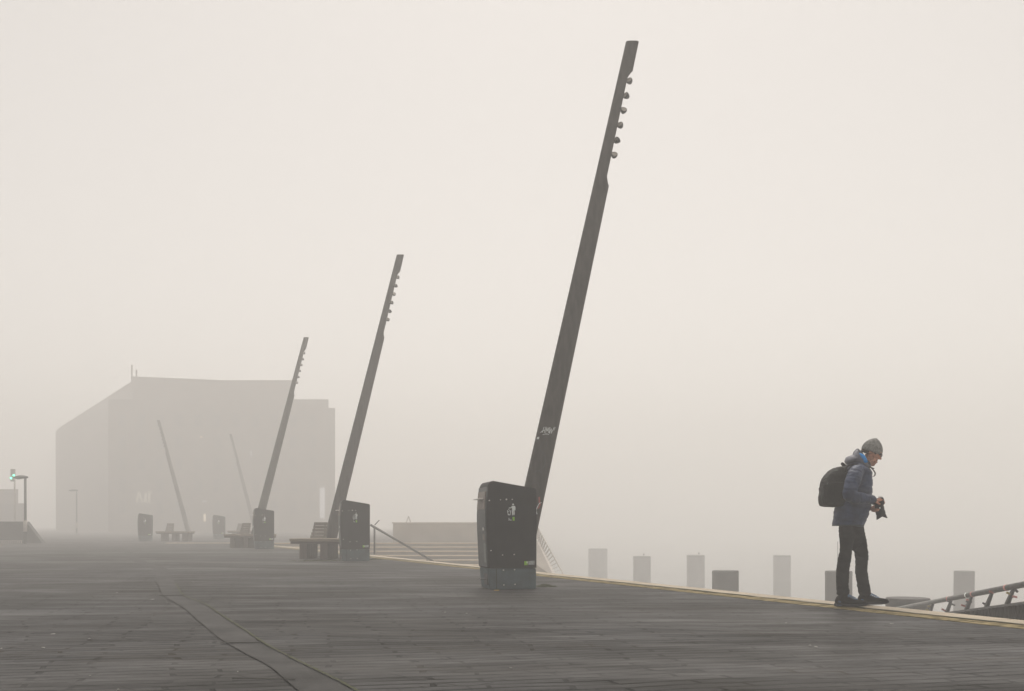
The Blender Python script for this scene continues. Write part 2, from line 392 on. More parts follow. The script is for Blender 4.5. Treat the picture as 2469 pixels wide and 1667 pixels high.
# kerb: pale outer stone, mossy inner strip, both built as long blocks
def strip(name, n0, n1, top, bot, m, sa, sb, seg=1.6, gap=0.006, wob=0.0):
    bm = bmesh.new(); s = sa; rnd = random.Random(name)
    while s < sb - 0.01:
        e = min(s + seg, sb); dz = rnd.uniform(-1, 1) * wob; dn = rnd.uniform(-1, 1) * wob
        a = [on_edge(n0 + dn, s + gap, bot), on_edge(n1 + dn, s + gap, bot), on_edge(n1 + dn, s + gap, top + dz), on_edge(n0 + dn, s + gap, top + dz)]
        prism(bm, a, ED * (e - s - 2 * gap)); s = e
    return obj(name, bm, m)
kerb = tag(strip('kerb_stone', INNER + 0.24, EDGE + 0.012, 0.010, -0.16, M['curb'], s0, s1 - 0.3, wob=0.0015), kind='structure')
inner = tag(strip('kerb_gutter', INNER - 0.02, INNER + 0.238, 0.005, -0.12, M['curb_moss'], s0, s1 - 0.3, seg=0.8, gap=0.004, wob=0.0015), kind='structure')
bm = bmesh.new(); rnd = random.Random(3)
prev = None
s = s0
while s < 45:
    off = INNER + 0.235 + rnd.uniform(-.012, .012); wd = rnd.uniform(0.006, 0.03)
    cur = (bm.verts.new(on_edge(off - wd, s, 0.0135)), bm.verts.new(on_edge(off + wd, s, 0.0135)))
    if prev: bm.faces.new((prev[0], prev[1], cur[1], cur[0]))
    prev = cur; s += rnd.uniform(0.08, 0.3)
tag(obj('kerb_moss', bm, M['moss']), kind='stuff', label='dark green moss growing in the joint of the kerb', cat='moss')

# broad terrace of steps at the head of the basin, coming down towards the camera
bm_t = bmesh.new(); bm_r = bmesh.new(); rr_, hh_ = 0.9, 0.165
XR = 1.18
for k in range(0, 14):
    yb = CORNER_Y - rr_ * k; z = -hh_ * k
    if k == 0: box(bm_r, ((-16 + XR) / 2, yb - 0.06, -0.5), (XR + 16, 0.2, 0.94))
    if k > 0:
        box(bm_r, ((-16 + XR) / 2, yb + rr_ / 2 - .02, z - 0.9), (XR + 16, rr_ + 0.04, 1.79))
    # pale nosing on each step edge
    box(bm_t, ((-16 + XR) / 2, yb - 0.13 + rr_ * 0, z + 0.001), (XR + 16.02, 0.34, 0.045) if k else (XR + 16.02, 0.34, 0.045), bev=0.004)
tr = empty('terrace_steps', (0, 0, 0)); tag(tr, kind='structure')
obj('step_body', bm_r, M['riser'], tr); obj('step_nosing', bm_t, M['tread'], tr)
# end wall of the basin below the steps
bm = bmesh.new(); box(bm, (-8, CORNER_Y + 3, -2.5), (18.4, 5.9, 3.7)); tag(obj('basin_wall', bm, M['quay']), kind='structure')

# parapet behind the steps
bm = bmesh.new(); box(bm, (-2.25, 49.2, 0.46), (6.9, 0.35, 0.92), bev=0.01)
pr = tag(obj('parapet_wall', bm, M['par']), 'low pale parapet wall behind the broad steps at the head of the basin', 'wall')
bm = bmesh.new(); box(bm, (-2.25, 49.2, 0.95), (7.0, 0.43, 0.055), bev=0.008); obj('coping', bm, M['stair_pale'], pr)

# slanting balustrade with pale bars beside the steps (right of the front bin)
def world_at(px, py, d): return Vector(((px - CX) * d / F, d, CH - (py - HY) * d / F))
bl = empty('stair_balustrade', world_at(1293, 1300, 41)); tag(bl, 'pale slatted stair balustrade sloping down to the right of the front litter bin', 'balustrade')
O = bl.location
tA, tB = world_at(1278, 1238, 42.5) - O, world_at(1362, 1392, 38.5) - O
bA, bB = world_at(1278, 1268, 42.5) - O, world_at(1336, 1392, 38.5) - O
bm = bmesh.new(); cyl(bm, tA, tB, 0.022, n=8); obj('top_rail', bm, M['par'], bl)
bm = bmesh.new()
prism(bm, [bA, bB, bB + Vector((.10, 0, 0)), bA + Vector((.10, 0, 0))], (0, 0.08, 0)); obj('stringer', bm, M['stair_pale'], bl)
for k in range(20):
    f = k / 19
    bm = bmesh.new()
    a, b = tA.lerp(tB, f), bA.lerp(bB, min(1.0, f + 0.02)) + Vector((0.05, 0.02, 0))
    wv = Vector((0.035, 0, 0))
    prism(bm, [a - wv, a + wv, b + wv, b - wv], (0, 0.02, 0)); obj('bar', bm, M['stair_pale'], bl)
bm = bmesh.new()
prism(bm, [bA, bB, Vector((bB.x, bB.y, -2.6)), Vector((bA.x - 1.6, bA.y, -2.6)), Vector((bA.x - 1.6, bA.y, bA.z - .3))], (0, 0.25, 0)); obj('side_wall', bm, M['riser'], bl)

# smooth path band winding over the paving, read off at its joints
right = [(1000, 1760), (860, 1667), (770, 1620), (700, 1586), (640, 1554), (590, 1520), (540, 1488), (492, 1456), (444, 1437), (428, 1415), (416, 1395), (405, 1373), (376, 1364), (338, 1347), (322, 1333), (322, 1322), (350, 1314)]
left = [(850, 1760), (722, 1667), (650, 1607), (590, 1575), (530, 1540), (500, 1515), (472, 1492), (440, 1464), (396, 1437), (383, 1415), (376, 1395), (370, 1373), (352, 1366), (314, 1350), (302, 1335), (302, 1322), (330, 1311)]
lp = catmull([gp(*p, 0.004) for p in left], 5); rp = catmull([gp(*p, 0.004) for p in right], 5)
bm = bmesh.new(); A_ = [bm.verts.new(p) for p in lp]; B_ = [bm.verts.new(p) for p in rp]
for i in range(len(A_) - 1): bm.faces.new((A_[i], B_[i], B_[i + 1], A_[i + 1]))
tag(obj('path', bm, M['band']), kind='structure')
def ribbon(name, line, w0, m, zz, seed=1, upto=None, parent=None):
    bm = bmesh.new(); prev = None; rnd = random.Random(seed)
    L_ = catmull(line, 4)[:upto]
    for i in range(len(L_) - 1):
        t = (L_[i + 1] - L_[i]).normalized(); nn = Vector((-t.y, t.x, 0))
        q = L_[i] + nn * rnd.uniform(-.3, .3) * w0; wv = nn * w0 * rnd.uniform(0.35, 1.2)
        cur = (bm.verts.new((q.x - wv.x, q.y - wv.y, zz)), bm.verts.new((q.x + wv.x, q.y + wv.y, zz)))
        if prev: bm.faces.new((prev[0], prev[1], cur[1], cur[0]))
        prev = cur
    return obj(name, bm, m, parent)
tag(ribbon('moss_line', rp, 0.011, M['moss'], 0.012, 1, 190), 'thin line of green moss along the right edge of the path', 'moss', kind='stuff')
tag(ribbon('path_joint', lp, 0.0035, M['joint'], 0.0115, 2, 210), kind='structure')
for (pa, pb, w_) in (((532, 1553), (634, 1552), .022), ((385, 1438), (443, 1437), .03), ((712, 1642), (560, 1640), .008)):
    bm = bmesh.new(); a, b = gp(*pa), gp(*pb)
    prism(bm, [a + Vector((0, -w_, .009)), b + Vector((0, -w_ * .4, .009)), b + Vector((0, w_ * .4, .009)), a + Vector((0, w_, .009))], (0, 0, 0.003))
    tag(obj('path_joint', bm, M['joint']), kind='structure')
# moss and dirt at the feet of the furniture
def moss_patch(px, py, rx, ry, label, seed):
    rnd = random.Random(seed); c = gp(px, py); bm = bmesh.new()
    for k in range(150):
        a = rnd.uniform(0, 2 * math.pi); q = rnd.random() ** 0.7
        p = c + Vector((math.cos(a) * q * rx, math.sin(a) * q * ry, 0)); s = rnd.uniform(0.008, 0.03)
        hgt = rnd.uniform(0.006, 0.03) * (1.3 - q)
        ell(bm, (p.x, p.y, hgt * .3), (s * 1.6, s, hgt), seg=6, rings=4)
    tag(obj('moss', bm, M['moss']), label, 'moss', kind='stuff')
moss_patch(1313, 1415, 0.16, 0.10, 'clump of green moss on the paving right of the front litter bin', 4)
moss_patch(770, 1353, 0.75, 0.30, 'ragged moss on the paving round the foot of the near bench', 5)
moss_patch(905, 1350, 0.2, 0.2, 'scrap of moss right of the second litter bin', 6)

# ------------------------------------------------------------------ mooring piles in the water
def pile(px, top_y, width_px, d, label, knob=None, lean=0.0, pm='pile'):
    r = width_px * d / F / 2; c = Vector(((px - CX) * d / F, d, 0)); zt = CH - (top_y - HY) * d / F
    e = empty('mooring_pile', (c.x, c.y, -4.3)); tag(e, label, 'mooring pile', 'mooring piles standing in the water')
    H = zt + 4.3
    rings = []
    for q in range(13):
        zz = H * q / 12
        rings.append([(r * math.cos(a) + lean * (H - zz), r * math.sin(a), zz) for a in [2 * math.pi * k / 40 for k in range(40)]])
    bm = bmesh.new(); loft(bm, rings[:-1] + [[(x, y, H - 0.03) for x, y, _ in rings[-1]], [(x * .975, y * .975, H) for x, y, _ in rings[-1]]])
    o = obj('shaft', bm, M[pm], e); auto_smooth(o)
    bm = bmesh.new(); cyl(bm, (0, 0, H - 0.16), (0, 0, H - 0.05), r * 1.012, n=40); o = obj('collar', bm, M['steel_dark'], e); auto_smooth(o)
    if knob is not None:
        bm = bmesh.new(); kx = knob * r
        cyl(bm, (kx, 0, H), (kx, 0, H + 0.09), 0.03, n=10); ell(bm, (kx, 0, H + 0.15), (0.085, 0.085, 0.075), seg=14, rings=8)
        o = obj('knob', bm, M['pile'], e, smooth=True)
    return e
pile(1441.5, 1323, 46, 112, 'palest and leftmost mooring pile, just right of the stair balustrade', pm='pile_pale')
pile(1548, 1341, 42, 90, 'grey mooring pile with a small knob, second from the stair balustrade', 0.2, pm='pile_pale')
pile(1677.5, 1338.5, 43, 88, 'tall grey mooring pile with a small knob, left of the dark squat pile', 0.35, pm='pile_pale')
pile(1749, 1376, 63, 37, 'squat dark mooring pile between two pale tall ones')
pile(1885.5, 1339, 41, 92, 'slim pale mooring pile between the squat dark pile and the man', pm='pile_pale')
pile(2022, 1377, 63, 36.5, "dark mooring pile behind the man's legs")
pile(2325, 1377, 47, 56, 'tall grey mooring pile behind the gangway handrail', lean=-0.012)
pile(2189, 1442, 102, 22, "near black mooring pile with a flat top beside the man's front shoe")
# thin pole in the water behind the man
bm = bmesh.new(); q = world_at(2020, 1306, 60); cyl(bm, (q.x, q.y, -4.3), q, 0.03, 0.02, n=8)
tag(obj('marker_pole', bm, M['pile']), "thin pale marker pole standing behind the man's rear thigh", 'marker pole')

# ------------------------------------------------------------------ leaning light masts
LX, LZ, MH = 1.86, 1.30, 8.45
def mast_half(h): return 0.176 - 0.0088 * h
NOT0, NOT1 = 6.07, 7.97
def notch(h):
    d = 0.0
    if NOT0 < h < NOT1:
        d = 0.062 * min(1, max(0, (h - NOT0) / 0.14)) ** 0.6 * min(1, max(0, (NOT1 - h) / 0.10)) ** 0.6
    return d
def mast_axis(h): return Vector((LX * h / MH, LZ * h / MH, h))
def mast():
    t = empty('light_mast')
    bm = bmesh.new(); hs_ = sorted(set([MH * i / 60 for i in range(61)] + [NOT0 + .14 * k / 6 for k in range(7)] + [NOT1 - .10 * k / 6 for k in range(7)]))
    rings = []
    for h in hs_:
        c = mast_axis(h); a = mast_half(h); b = a * 0.62; d = notch(h); rg = []
        for k in range(28):
            th = 2 * math.pi * k / 28; cx, sx = math.cos(th), math.sin(th)
            x = math.copysign(abs(cx) ** 0.62, cx) * a; y = math.copysign(abs(sx) ** 0.62, sx) * b
            x = min(x, a - d)
            rg.append(c + Vector((x, y, 0)))
        rings.append(rg)
    loft(bm, rings); s = obj('shaft', bm, M['pole'], t); auto_smooth(s, 30)
    bm = bmesh.new(); box(bm, (0, 0, 0.012), (0.62, 0.46, 0.03), bev=0.004); obj('base_plate', bm, M['steel_dark'], t)
    for i in range(6):
        h = 7.79 - i * 0.245; c = mast_axis(h) + Vector((mast_half(h) - 0.062, 0, 0)); ang = R((-25, -50, 10, -30, -65, 5)[i])
        lt = empty('spotlight', c + Vector((0.045, -0.01, 0)), parent=t)
        bm = bmesh.new()
        rings = []
        for q in range(8):
            u = q / 7; rr = 0.052 * math.sin(math.pi * (0.08 + 0.5 * u)) if q else 0.006
            rings.append([Vector((math.cos(a) * rr, math.sin(a) * rr, -0.055 + 0.085 * u)) for a in [2 * math.pi * k / 16 for k in range(16)]])
        rot = Euler((R(60), 0, 0)).to_matrix() @ Euler((0, ang, 0)).to_matrix()
        rings = [[rot @ p for p in rg] for rg in rings]
        loft(bm, rings); obj('housing', bm, M['steel_dark'], lt, smooth=True)
        bm = bmesh.new(); rg = [rot @ Vector((math.cos(a) * 0.043, math.sin(a) * 0.043, 0.031)) for a in [2 * math.pi * k / 16 for k in range(16)]]
        prism(bm, rg, rot @ Vector((0, 0, 0.004))); obj('lens', bm, M['par'], lt)
        bm = bmesh.new(); cyl(bm, (-0.06, 0, 0), (0, 0, 0), 0.012, n=8); obj('bracket', bm, M['steel_dark'], lt)
    return t
def face_pt(h, u, out=0.004):
    c = mast_axis(h); a = mast_half(h); b = a * 0.62
    uu = min(abs(u) / a, 0.999); y = b * (1 - uu ** (2 / 0.62)) ** (0.62 / 2)
    return c + Vector((u, -y - out, 0))
def stroke(bm, pts, w):
    """a painted stroke lying on the mast's camera side; pts are (u, h)"""
    P = [Vector((p[0], p[1], 0)) for p in pts]
    P = catmull(P, 4) if len(P) > 2 else [P[0].lerp(P[1], k / 4) for k in range(5)]
    prev = None
    for i in range(len(P)):
        t = (P[min(i + 1, len(P) - 1)] - P[max(i - 1, 0)]).normalized(); n = Vector((-t.y, t.x, 0)) * w
        a, b = P[i] - n, P[i] + n
        cur = (bm.verts.new(face_pt(a.y, a.x)), bm.verts.new(face_pt(b.y, b.x)))
        if prev: bm.faces.new((prev[0], prev[1], cur[1], cur[0]))
        prev = cur
m1 = mast()
GM = 'leaning light masts along the quay promenade'
masts = [(m1, (0.03, 14.8, 0), 0, 'nearest and tallest leaning light mast, rising behind the front litter bin'),
         (None, (-5.0, 27.5, 0), 0, 'leaning light mast behind the second litter bin and bench'),
         (None, (-10.2, 40.2, 0), 0, 'leaning light mast behind the third litter bin'),
         (None, (-23.8, 75.6, 0), math.pi, 'faint mast leaning left in the fog behind the far bench'),
         (None, (-21.7, 87.0, 0), math.pi, 'faintest mast leaning left in front of the fog-covered building')]
proto_m = m1
for i, (mm, loc, rz, lab) in enumerate(masts):
    if mm is None: mm = copy_tree(proto_m)
    mm.location = loc; mm.rotation_euler = (0, 0, rz); tag(mm, lab, 'light mast', GM)
# graffiti, only on the nearest mast
bm = bmesh.new(); h0 = 2.25; u0 = -0.02
def G(x, y): return (u0 + x, h0 + y)
for st in ([G(-.055, -.03), G(-.05, .02), G(-.045, .055)], [G(-.025, -.035), G(-.022, .01), G(-.018, .06)], [G(-.085, -.03), G(-.05, .0), G(-.012, .012)],
           [G(-.005, -.035), G(.0, .045)], [G(.0, .045), G(.015, -.01)], [G(.015, -.01), G(.032, .05)], [G(.032, .05), G(.036, -.035)],
           [G(.045, .05), G(.050, -.045)], [G(.050, -.045), G(.068, .03)], [G(.068, .03), G(.078, -.045)], [G(.078, -.045), G(.105, .055)], [G(.120, .05), G(.108, .0)],
           [G(-.04, -.062), G(.0, -.05), G(.05, -.058)]):
    stroke(bm, st, 0.0034)
obj('graffiti', bm, M['white'], m1)
bm = bmesh.new(); c0 = (-0.118, 2.14)
stroke(bm, [(c0[0] - 0.014, c0[1]), (c0[0] + 0.014, c0[1])], 0.017); obj('round_sticker', bm, M['white'], m1)
bm = bmesh.new()
for st in ([(-.02, 2.12), (-.05, 1.98), (0.0, 1.9), (-.04, 1.8)], [(.01, 2.1), (.03, 2.0), (0, 1.93), (.05, 1.85), (.06, 1.72), (.0, 1.66)], [(-.07, 1.62), (-.02, 1.66), (.05, 1.62)], [(-.08, 1.45), (.0, 1.5), (.06, 1.4)]):
    stroke(bm, st, 0.006)
obj('dark_scrawl', bm, M['steel_dark'], m1)
bm = bmesh.new(); stroke(bm, [(.085, 1.27), (.105, 1.20), (.12, 1.16), (.105, 1.10)], 0.012); obj('red_scrawl', bm, M['red'], m1)
bm = bmesh.new(); stroke(bm, [(.135, 1.19), (.105, 1.17), (.085, 1.08), (.11, 1.02)], 0.005); obj('pale_scrawl', bm, M['white'], m1)

# ------------------------------------------------------------------ litter bins
def bin_x(z):      # front edge of the side profile
    P = [(0.0, -0.294), (0.285, -0.322), (0.966, -0.355), (1.38, -0.322)]
    for (z0, x0), (z1, x1) in zip(P, P[1:]):
        if z0 <= z <= z1: return x0 + (x1 - x0) * (z - z0) / (z1 - z0)
    return P[-1][1]
DEP = 0.62
def litter_bin(detail=True):
    t = empty('litter_bin')
    bm = bmesh.new(); pl = [(-0.350, 1.08), (-0.355, 0.966), (-0.322, 0.285), (0.352, 0.285), (0.352, 1.325)]
    arc = [(0.352 - 0.035 + 0.035 * math.cos(a), 1.325 + 0.035 * math.sin(a)) for a in [R(8), R(30), R(55), R(80)]]
    arc2 = [(-0.244, 1.454), (-0.275, 1.445), (-0.298, 1.425), (-0.315, 1.395), (-0.324, 1.35)]
    pts = pl + arc + arc2
    prism(bm, [(x, 0, z) for x, z in pts], (0, DEP, 0))
    bmesh.ops.recalc_face_normals(bm, faces=bm.faces[:])
    es = [e for e in bm.edges if abs(e.verts[0].co.y - e.verts[1].co.y) < 1e-5]
    bmesh.ops.bevel(bm, geom=es, offset=0.014, segments=2, affect='EDGES')
    bmesh.ops.translate(bm, verts=bm.verts[:], vec=(0, 0, 0))
    body = obj('body', bm, M['binblack'], t); auto_smooth(body, 40)
    bm = bmesh.new()
    prism(bm, [(x, 0.006, z) for x, z in ((-0.286, 0.0), (-0.318, 0.279), (0.346, 0.279), (0.346, 0.0))], (0, DEP - 0.012, 0))
    bmesh.ops.bevel(bm, geom=bm.edges[:], offset=0.010, segments=2, affect='EDGES')
    pt = obj('plinth', bm, M['binplinth'], t); auto_smooth(pt, 40)
    # front door: a slightly raised skin over the front face
    def front_panel(name, z0, z1, m, off, y0=0.012, y1=DEP - 0.012, par=t, n=6):
        bm = bmesh.new(); A = []
        for k in range(n + 1):
            z = z0 + (z1 - z0) * k / n; A.append((bin_x(z) - off, z))
        B = [(x + off + 0.01, z) for x, z in A[::-1]]
        prism(bm, [(x, y0, z) for x, z in A + B], (0, y1 - y0, 0)); return obj(name, bm, m, par)
    fd = front_panel('door', 0.30, 1.375, M['binfront_lit'], 0.006)
    front_panel('deposit_flap', 1.075, 1.315, M['flap'], 0.016, 0.045, DEP - 0.045, fd)
    bm = bmesh.new(); box(bm, (bin_x(1.2) - 0.05, DEP / 2, 1.212), (0.10, 0.26, 0.016), bev=0.005); obj('handle', bm, M['bolt'], fd)
    front_panel('lock', 0.79, 0.83, M['bolt'], 0.014, 0.10, 0.16, fd, 1)
    front_panel('sticker', 0.66, 0.74, M['flap'], 0.009, 0.07, 0.2, fd, 1)
    front_panel('sticker', 0.36, 0.62, M['grey_print'], 0.009, 0.045, 0.16, fd, 1)
    bm = bmesh.new(); box(bm, (-0.34, 0.2, 0.135), (0.10, 0.16, 0.012), bev=0.003); box(bm, (-0.30, 0.2, 0.14), (0.02, 0.24, 0.16), bev=0.003); obj('pedal', bm, M['steel_dark'], t)
    # side seam, bolts
    bm = bmesh.new(); prism(bm, [(-0.238, -0.0025, 1.44), (-0.232, -0.0025, 1.44), (-0.202, -0.0025, 0.29), (-0.208, -0.0025, 0.29)], (0, 0.004, 0))
    prism(bm, [(-0.208, 0.0035, 0.275), (-0.200, 0.0035, 0.275), (-0.193, 0.0035, 0.01), (-0.201, 0.0035, 0.01)], (0, 0.004, 0)); obj('seam', bm, M['black_panel'], t)
    for (cx, cy, s) in ((295, 397, 1), (433, 388, .8), (506, 383, 1.4), (578, 383, 1), (316, 1000, 1), (458, 1054, 1), (602, 1049, 1), (470, 1237, 1), (608, 1232, 1), (475, 1416, 1), (614, 1410, 1)):
        x = (cx - 880) * .00111 + .35; z = (1470 - cy) * .00111
        bm = bmesh.new(); yy = 0.0 if z > 0.28 else 0.006
        ell(bm, (x, yy, z), (0.0095 * s, 0.005, 0.0085 * s), seg=10, rings=6); obj('bolt', bm, M['bolt'], t, smooth=True)
    # printed pictogram: a figure dropping litter into a basket (zoom: 22.4 px per photo px)
    def Z(px, py):
        fx, fy = 1210 + px / 22.42, 1200 + py / 22.42
        return ((fx - 1294) / 177.6 + .352, -0.0022, (1420.5 - fy) / 177.6)
    def poly(bm, pts): prism(bm, [Z(*p) for p in pts], (0, 0.0012, 0))
    bm = bmesh.new()
    rg = [Z(585 + 48 * math.cos(a), 408 + 52 * math.sin(a)) for a in [2 * math.pi * k / 16 for k in range(16)]]
    prism(bm, rg, (0, .0012, 0))
    poly(bm, [(520, 490), (690, 485), (715, 560), (718, 715), (675, 715), (668, 560), (663, 975), (610, 985), (600, 720), (588, 720), (582, 985), (528, 985), (520, 560), (480, 610), (360, 622), (352, 575), (455, 570)])
    poly(bm, [(255, 720), (290, 720), (335, 940), (405, 940), (440, 720), (478, 720), (432, 985), (310, 985)])
    for (x, y) in ((340, 665), (378, 717), (358, 783)): poly(bm, [(x - 24, y - 18), (x + 20, y - 22), (x + 24, y + 18), (x - 20, y + 22)])
    obj('pictogram', bm, M['white'], t)
    bm = bmesh.new(); poly(bm, [(560, 1075), (668, 1075), (668, 1275), (560, 1275)]); poly(bm, [(535, 1115), (559, 1115), (559, 1145), (535, 1145)]); gl = obj('green_emblem', bm, M['green'], t)
    p = Z(425, 1235); text_mesh('FILL', 0.0235, M['white'], t, (p[0], -0.0022, p[2]), (R(90), 0, 0), bold=0.0006, sx=1.15)
    p = Z(365, 1150); text_mesh('Mr.', 0.016, M['white'], t, (p[0], -0.0022, p[2]), (R(90), 0, 0), bold=0.0003)
    def Q(cx, cy, y=-0.002): return ((cx - 880) * .00111 + .35, y, (1470 - cy) * .00111)
    bm = bmesh.new(); prism(bm, [Q(727, 1132), Q(770, 1130), Q(770, 1178), Q(727, 1180)], (0, .001, 0)); obj('label_sticker', bm, M['green'], t)
    bm = bmesh.new(); prism(bm, [Q(756, 1134, -.0035), Q(768, 1134, -.0035), Q(768, 1157, -.0035), Q(756, 1157, -.0035)], (0, .001, 0)); obj('label_sticker', bm, M['white'], t)
    bm = bmesh.new(); prism(bm, [Q(773, 1128), Q(858, 1124), Q(858, 1172), Q(773, 1176)], (0, .001, 0)); gs = obj('label_sticker', bm, M['grey_print'], t)
    bm = bmesh.new()
    for k in range(5):
        y = 1133 + 9 * k; prism(bm, [Q(780, y, -.0035), Q(850 - (k % 2) * 12, y - 3, -.0035), Q(850 - (k % 2) * 12, y, -.0035), Q(780, y + 3, -.0035)], (0, .001, 0))
    obj('printed_line', bm, M['white'], gs)
    return t
GB = 'tall black litter bins on the promenade'
b1 = litter_bin()
def place_bin(o, px_right, base_y, yaw, label):
    d = CH * F / (base_y - HY)
    c = Vector(((px_right - CX) * d / F, d, 0))          # near right lower corner of the side face
    o.rotation_euler = (0, 0, R(yaw)); off = Matrix.Rotation(R(yaw), 3, 'Z') @ Vector((0.352, 0, 0))
    o.location = c - off; tag(o, label, 'litter bin', GB)
place_bin(b1, 1294, 1420.5, 12.5, 'nearest tall black litter bin with a blue-grey plinth, in front of the tallest mast')
for px, by, yaw, lab in ((892, 1353, 13, 'second litter bin, beside the near wooden bench and the stair handrail'),
                         (661, 1324, 18, 'third litter bin, greyed by fog, beside its bench'),
                         (366, 1305, 14, 'faint litter bin left of the far bench'),
                         (541, 1299.5, 10, 'very faint litter bin between the two masts leaning left')):
    place_bin(copy_tree(b1), px, by, yaw, lab)

# ------------------------------------------------------------------ benches
def bench():
    t = empty('bench')
    bm = bmesh.new(); L2, D2 = 0.97, 0.42
    for k in range(5):
        y = -D2 + 0.084 + k * 0.168; ext = L2 - (0.10 if k in (0, 4) else 0.0)
        box(bm, (0, y, 0.475), (2 * ext, 0.158, 0.075), bev=0.014)
    s = obj('seat', bm, M['wood'], t)
    bm = bmesh.new(); box(bm, (0, 0, 0.405), (1.78, 0.70, 0.06), bev=0.01); obj('seat_frame', bm, M['wood_dark'], t)
    for x, wd in ((-0.55, 0.20), (0.02, 0.20), (0.62, 0.34)):
        bm = bmesh.new(); n = max(2, int(wd / 0.10))
        for k in range(6):
            box(bm, (x, -0.28 + k * 0.112, 0.188), (wd, 0.098, 0.374), bev=0.006)
        obj('leg', bm, M['wood_dark'], t)
    bm = bmesh.new(); x0, x1 = -0.62, -0.18
    for k in range(5):
        z = 0.55 + 0.085 * k; box(bm, ((x0 + x1) / 2 + 0.01 * k, 0.26 + 0.018 * k, z), (x1 - x0 - 0.02 * k, 0.035, 0.074), rot=Euler((R(-12), 0, 0)), bev=0.006)
    bk = obj('backrest', bm, M['wood_pale'], t)
    bm = bmesh.new()
    for x in (x0 + 0.07, x1 - 0.07): box(bm, (x, 0.32, 0.70), (0.03, 0.02, 0.46), rot=Euler((R(-12), 0, 0)))
    obj('support', bm, M['steel_dark'], bk)
    return t
be = bench(); GBE = 'weathered wooden benches beside the bins'
def place_bench(o, px, base_y, yaw, label, dz=0):
    o.location = gp(px, base_y); o.rotation_euler = (0, 0, R(yaw)); tag(o, label, 'bench', GBE)
place_bench(be, 792, 1347, -14, 'nearest wooden bench, with moss at its foot, left of the second litter bin')
place_bench(copy_tree(be), 603, 1321, -18, 'foggy grey bench left of the third litter bin')
place_bench(copy_tree(be), 423, 1305, 0, 'faint bench with three legs under the mast leaning left')
place_bench(copy_tree(be), 590, 1301, -8, 'faintest bench, seen just above the bench of the third bin')

# ------------------------------------------------------------------ stair handrail by the second bin
hr = empty('stair_handrail', gp(903, 1337, 0)); tag(hr, 'thin stair handrail going down the quay steps right of the second litter bin', 'handrail')
O = hr.location
bm = bmesh.new(); e1 = ND * 1.95 + Vector((0, 0, 0.83 - 1.95 * .585)); cyl(bm, Vector((0, 0, .83)) - ND * 0.12 + Vector((0, 0, 0.03)), e1, 0.034, n=12); obj('rail', bm, M['tube'], hr, smooth=True)
bm = bmesh.new(); cyl(bm, (0, 0, 0), (0, 0, 0.82), 0.028, n=10); obj('post', bm, M['tube'], hr, smooth=True)
bm = bmesh.new(); box(bm, (0, 0, 0.78), (0.10, 0.02, 0.05), rot=Euler((0, R(20), 0))); obj('bracket', bm, M['steel_dark'], hr)
bm = bmesh.new(); q = ND * 1.62; cyl(bm, (q.x, q.y, -0.86), (q.x, q.y, 0.83 - 1.62 * .585), 0.028, n=10); obj('post', bm, M['tube'], hr, smooth=True)
bm = bmesh.new(); cyl(bm, (0.0, 0.02, .85), (0.14, 0.02, 1.0), 0.014, n=8); obj('rail_end', bm, M['tube'], hr, smooth=True)

# ------------------------------------------------------------------ gangway with handrail at the right
def gpt(s, z0=0.0, off=0.0):   # along the gangway
    return Vector((6.55 + 0.20 * s + off, 14 + s * 0.98, -0.035 - 0.113 * s + z0))
gw = empty('gangway', gpt(0, -0.2)); tag(gw, 'dark ribbed gangway sloping down to the water at the right edge', 'gangway')
O = gw.location
S0, S1 = -3.0, 13.0
bm = bmesh.new()
a = [gpt(S0, -0.22) - O, gpt(S1, -0.22) - O, gpt(S1, -0.22 - 1.1) - O, gpt(S0, -0.22 - 1.1) - O]
prism(bm, a, (0.03, 0, 0)); obj('side_panel', bm, M['black_panel'], gw)
s = S0
bm = bmesh.new(); ribs = 0
while s < S1:
    p = gpt(s, 0) - O
    box(bm, (p.x - 0.018, p.y, p.z - 0.22 - 0.55), (0.035, 0.02, 1.08)); s += 0.2
obj('rib', bm, M['rib'], gw)
bm = bmesh.new()
prism(bm, [gpt(S0, -0.215) - O + Vector((-.05, 0, 0)), gpt(S1, -0.215) - O + Vector((-.05, 0, 0)), gpt(S1, -0.245) - O + Vector((-.05, 0, 0)), gpt(S0, -0.245) - O + Vector((-.05, 0, 0))], (0.12, 0, 0)); obj('top_rail', bm, M['steel_dark'], gw)
bm = bmesh.new()
prism(bm, [gpt(S0, -0.5) - O + Vector((.05, 0, 0)), gpt(S1, -0.5) - O + Vector((.05, 0, 0)), gpt(S1, -0.6) - O + Vector((.05, 0, 0)), gpt(S0, -0.6) - O + Vector((.05, 0, 0))], (1.5, 0, 0)); obj('deck', bm, M['quay'], gw)
bm = bmesh.new(); cyl(bm, gpt(S0) - O, gpt(10.3) - O, 0.040, n=14); obj('handrail', bm, M['tube'], gw, smooth=True)
def s_at(px):    # gangway parameter seen at photo column px
    k = (px - CX) / F; return (k * 14 - 6.55) / (0.20 - 0.98 * k)
for px in (2447, 2395, 2345, 2296, 2252):
    s = s_at(px); dz = 0.205
    a = gpt(s) - O + Vector((0, 0, -0.02)); b = gpt(s + 0.16, -0.22) - O
    bm = bmesh.new(); w_ = 0.022
    d = (b - a)
    prism(bm, [a + Vector((-w_ * .6, 0, 0)), a + Vector((w_ * .6, 0, 0)), b + Vector((w_, 0, 0)) + Vector((-.035, 0, 0)), b + Vector((-w_ * 1.4, 0, 0)) + Vector((-.035, 0, 0))], (0, 0.05, 0)); obj('post', bm, M['steel_dark'], gw)
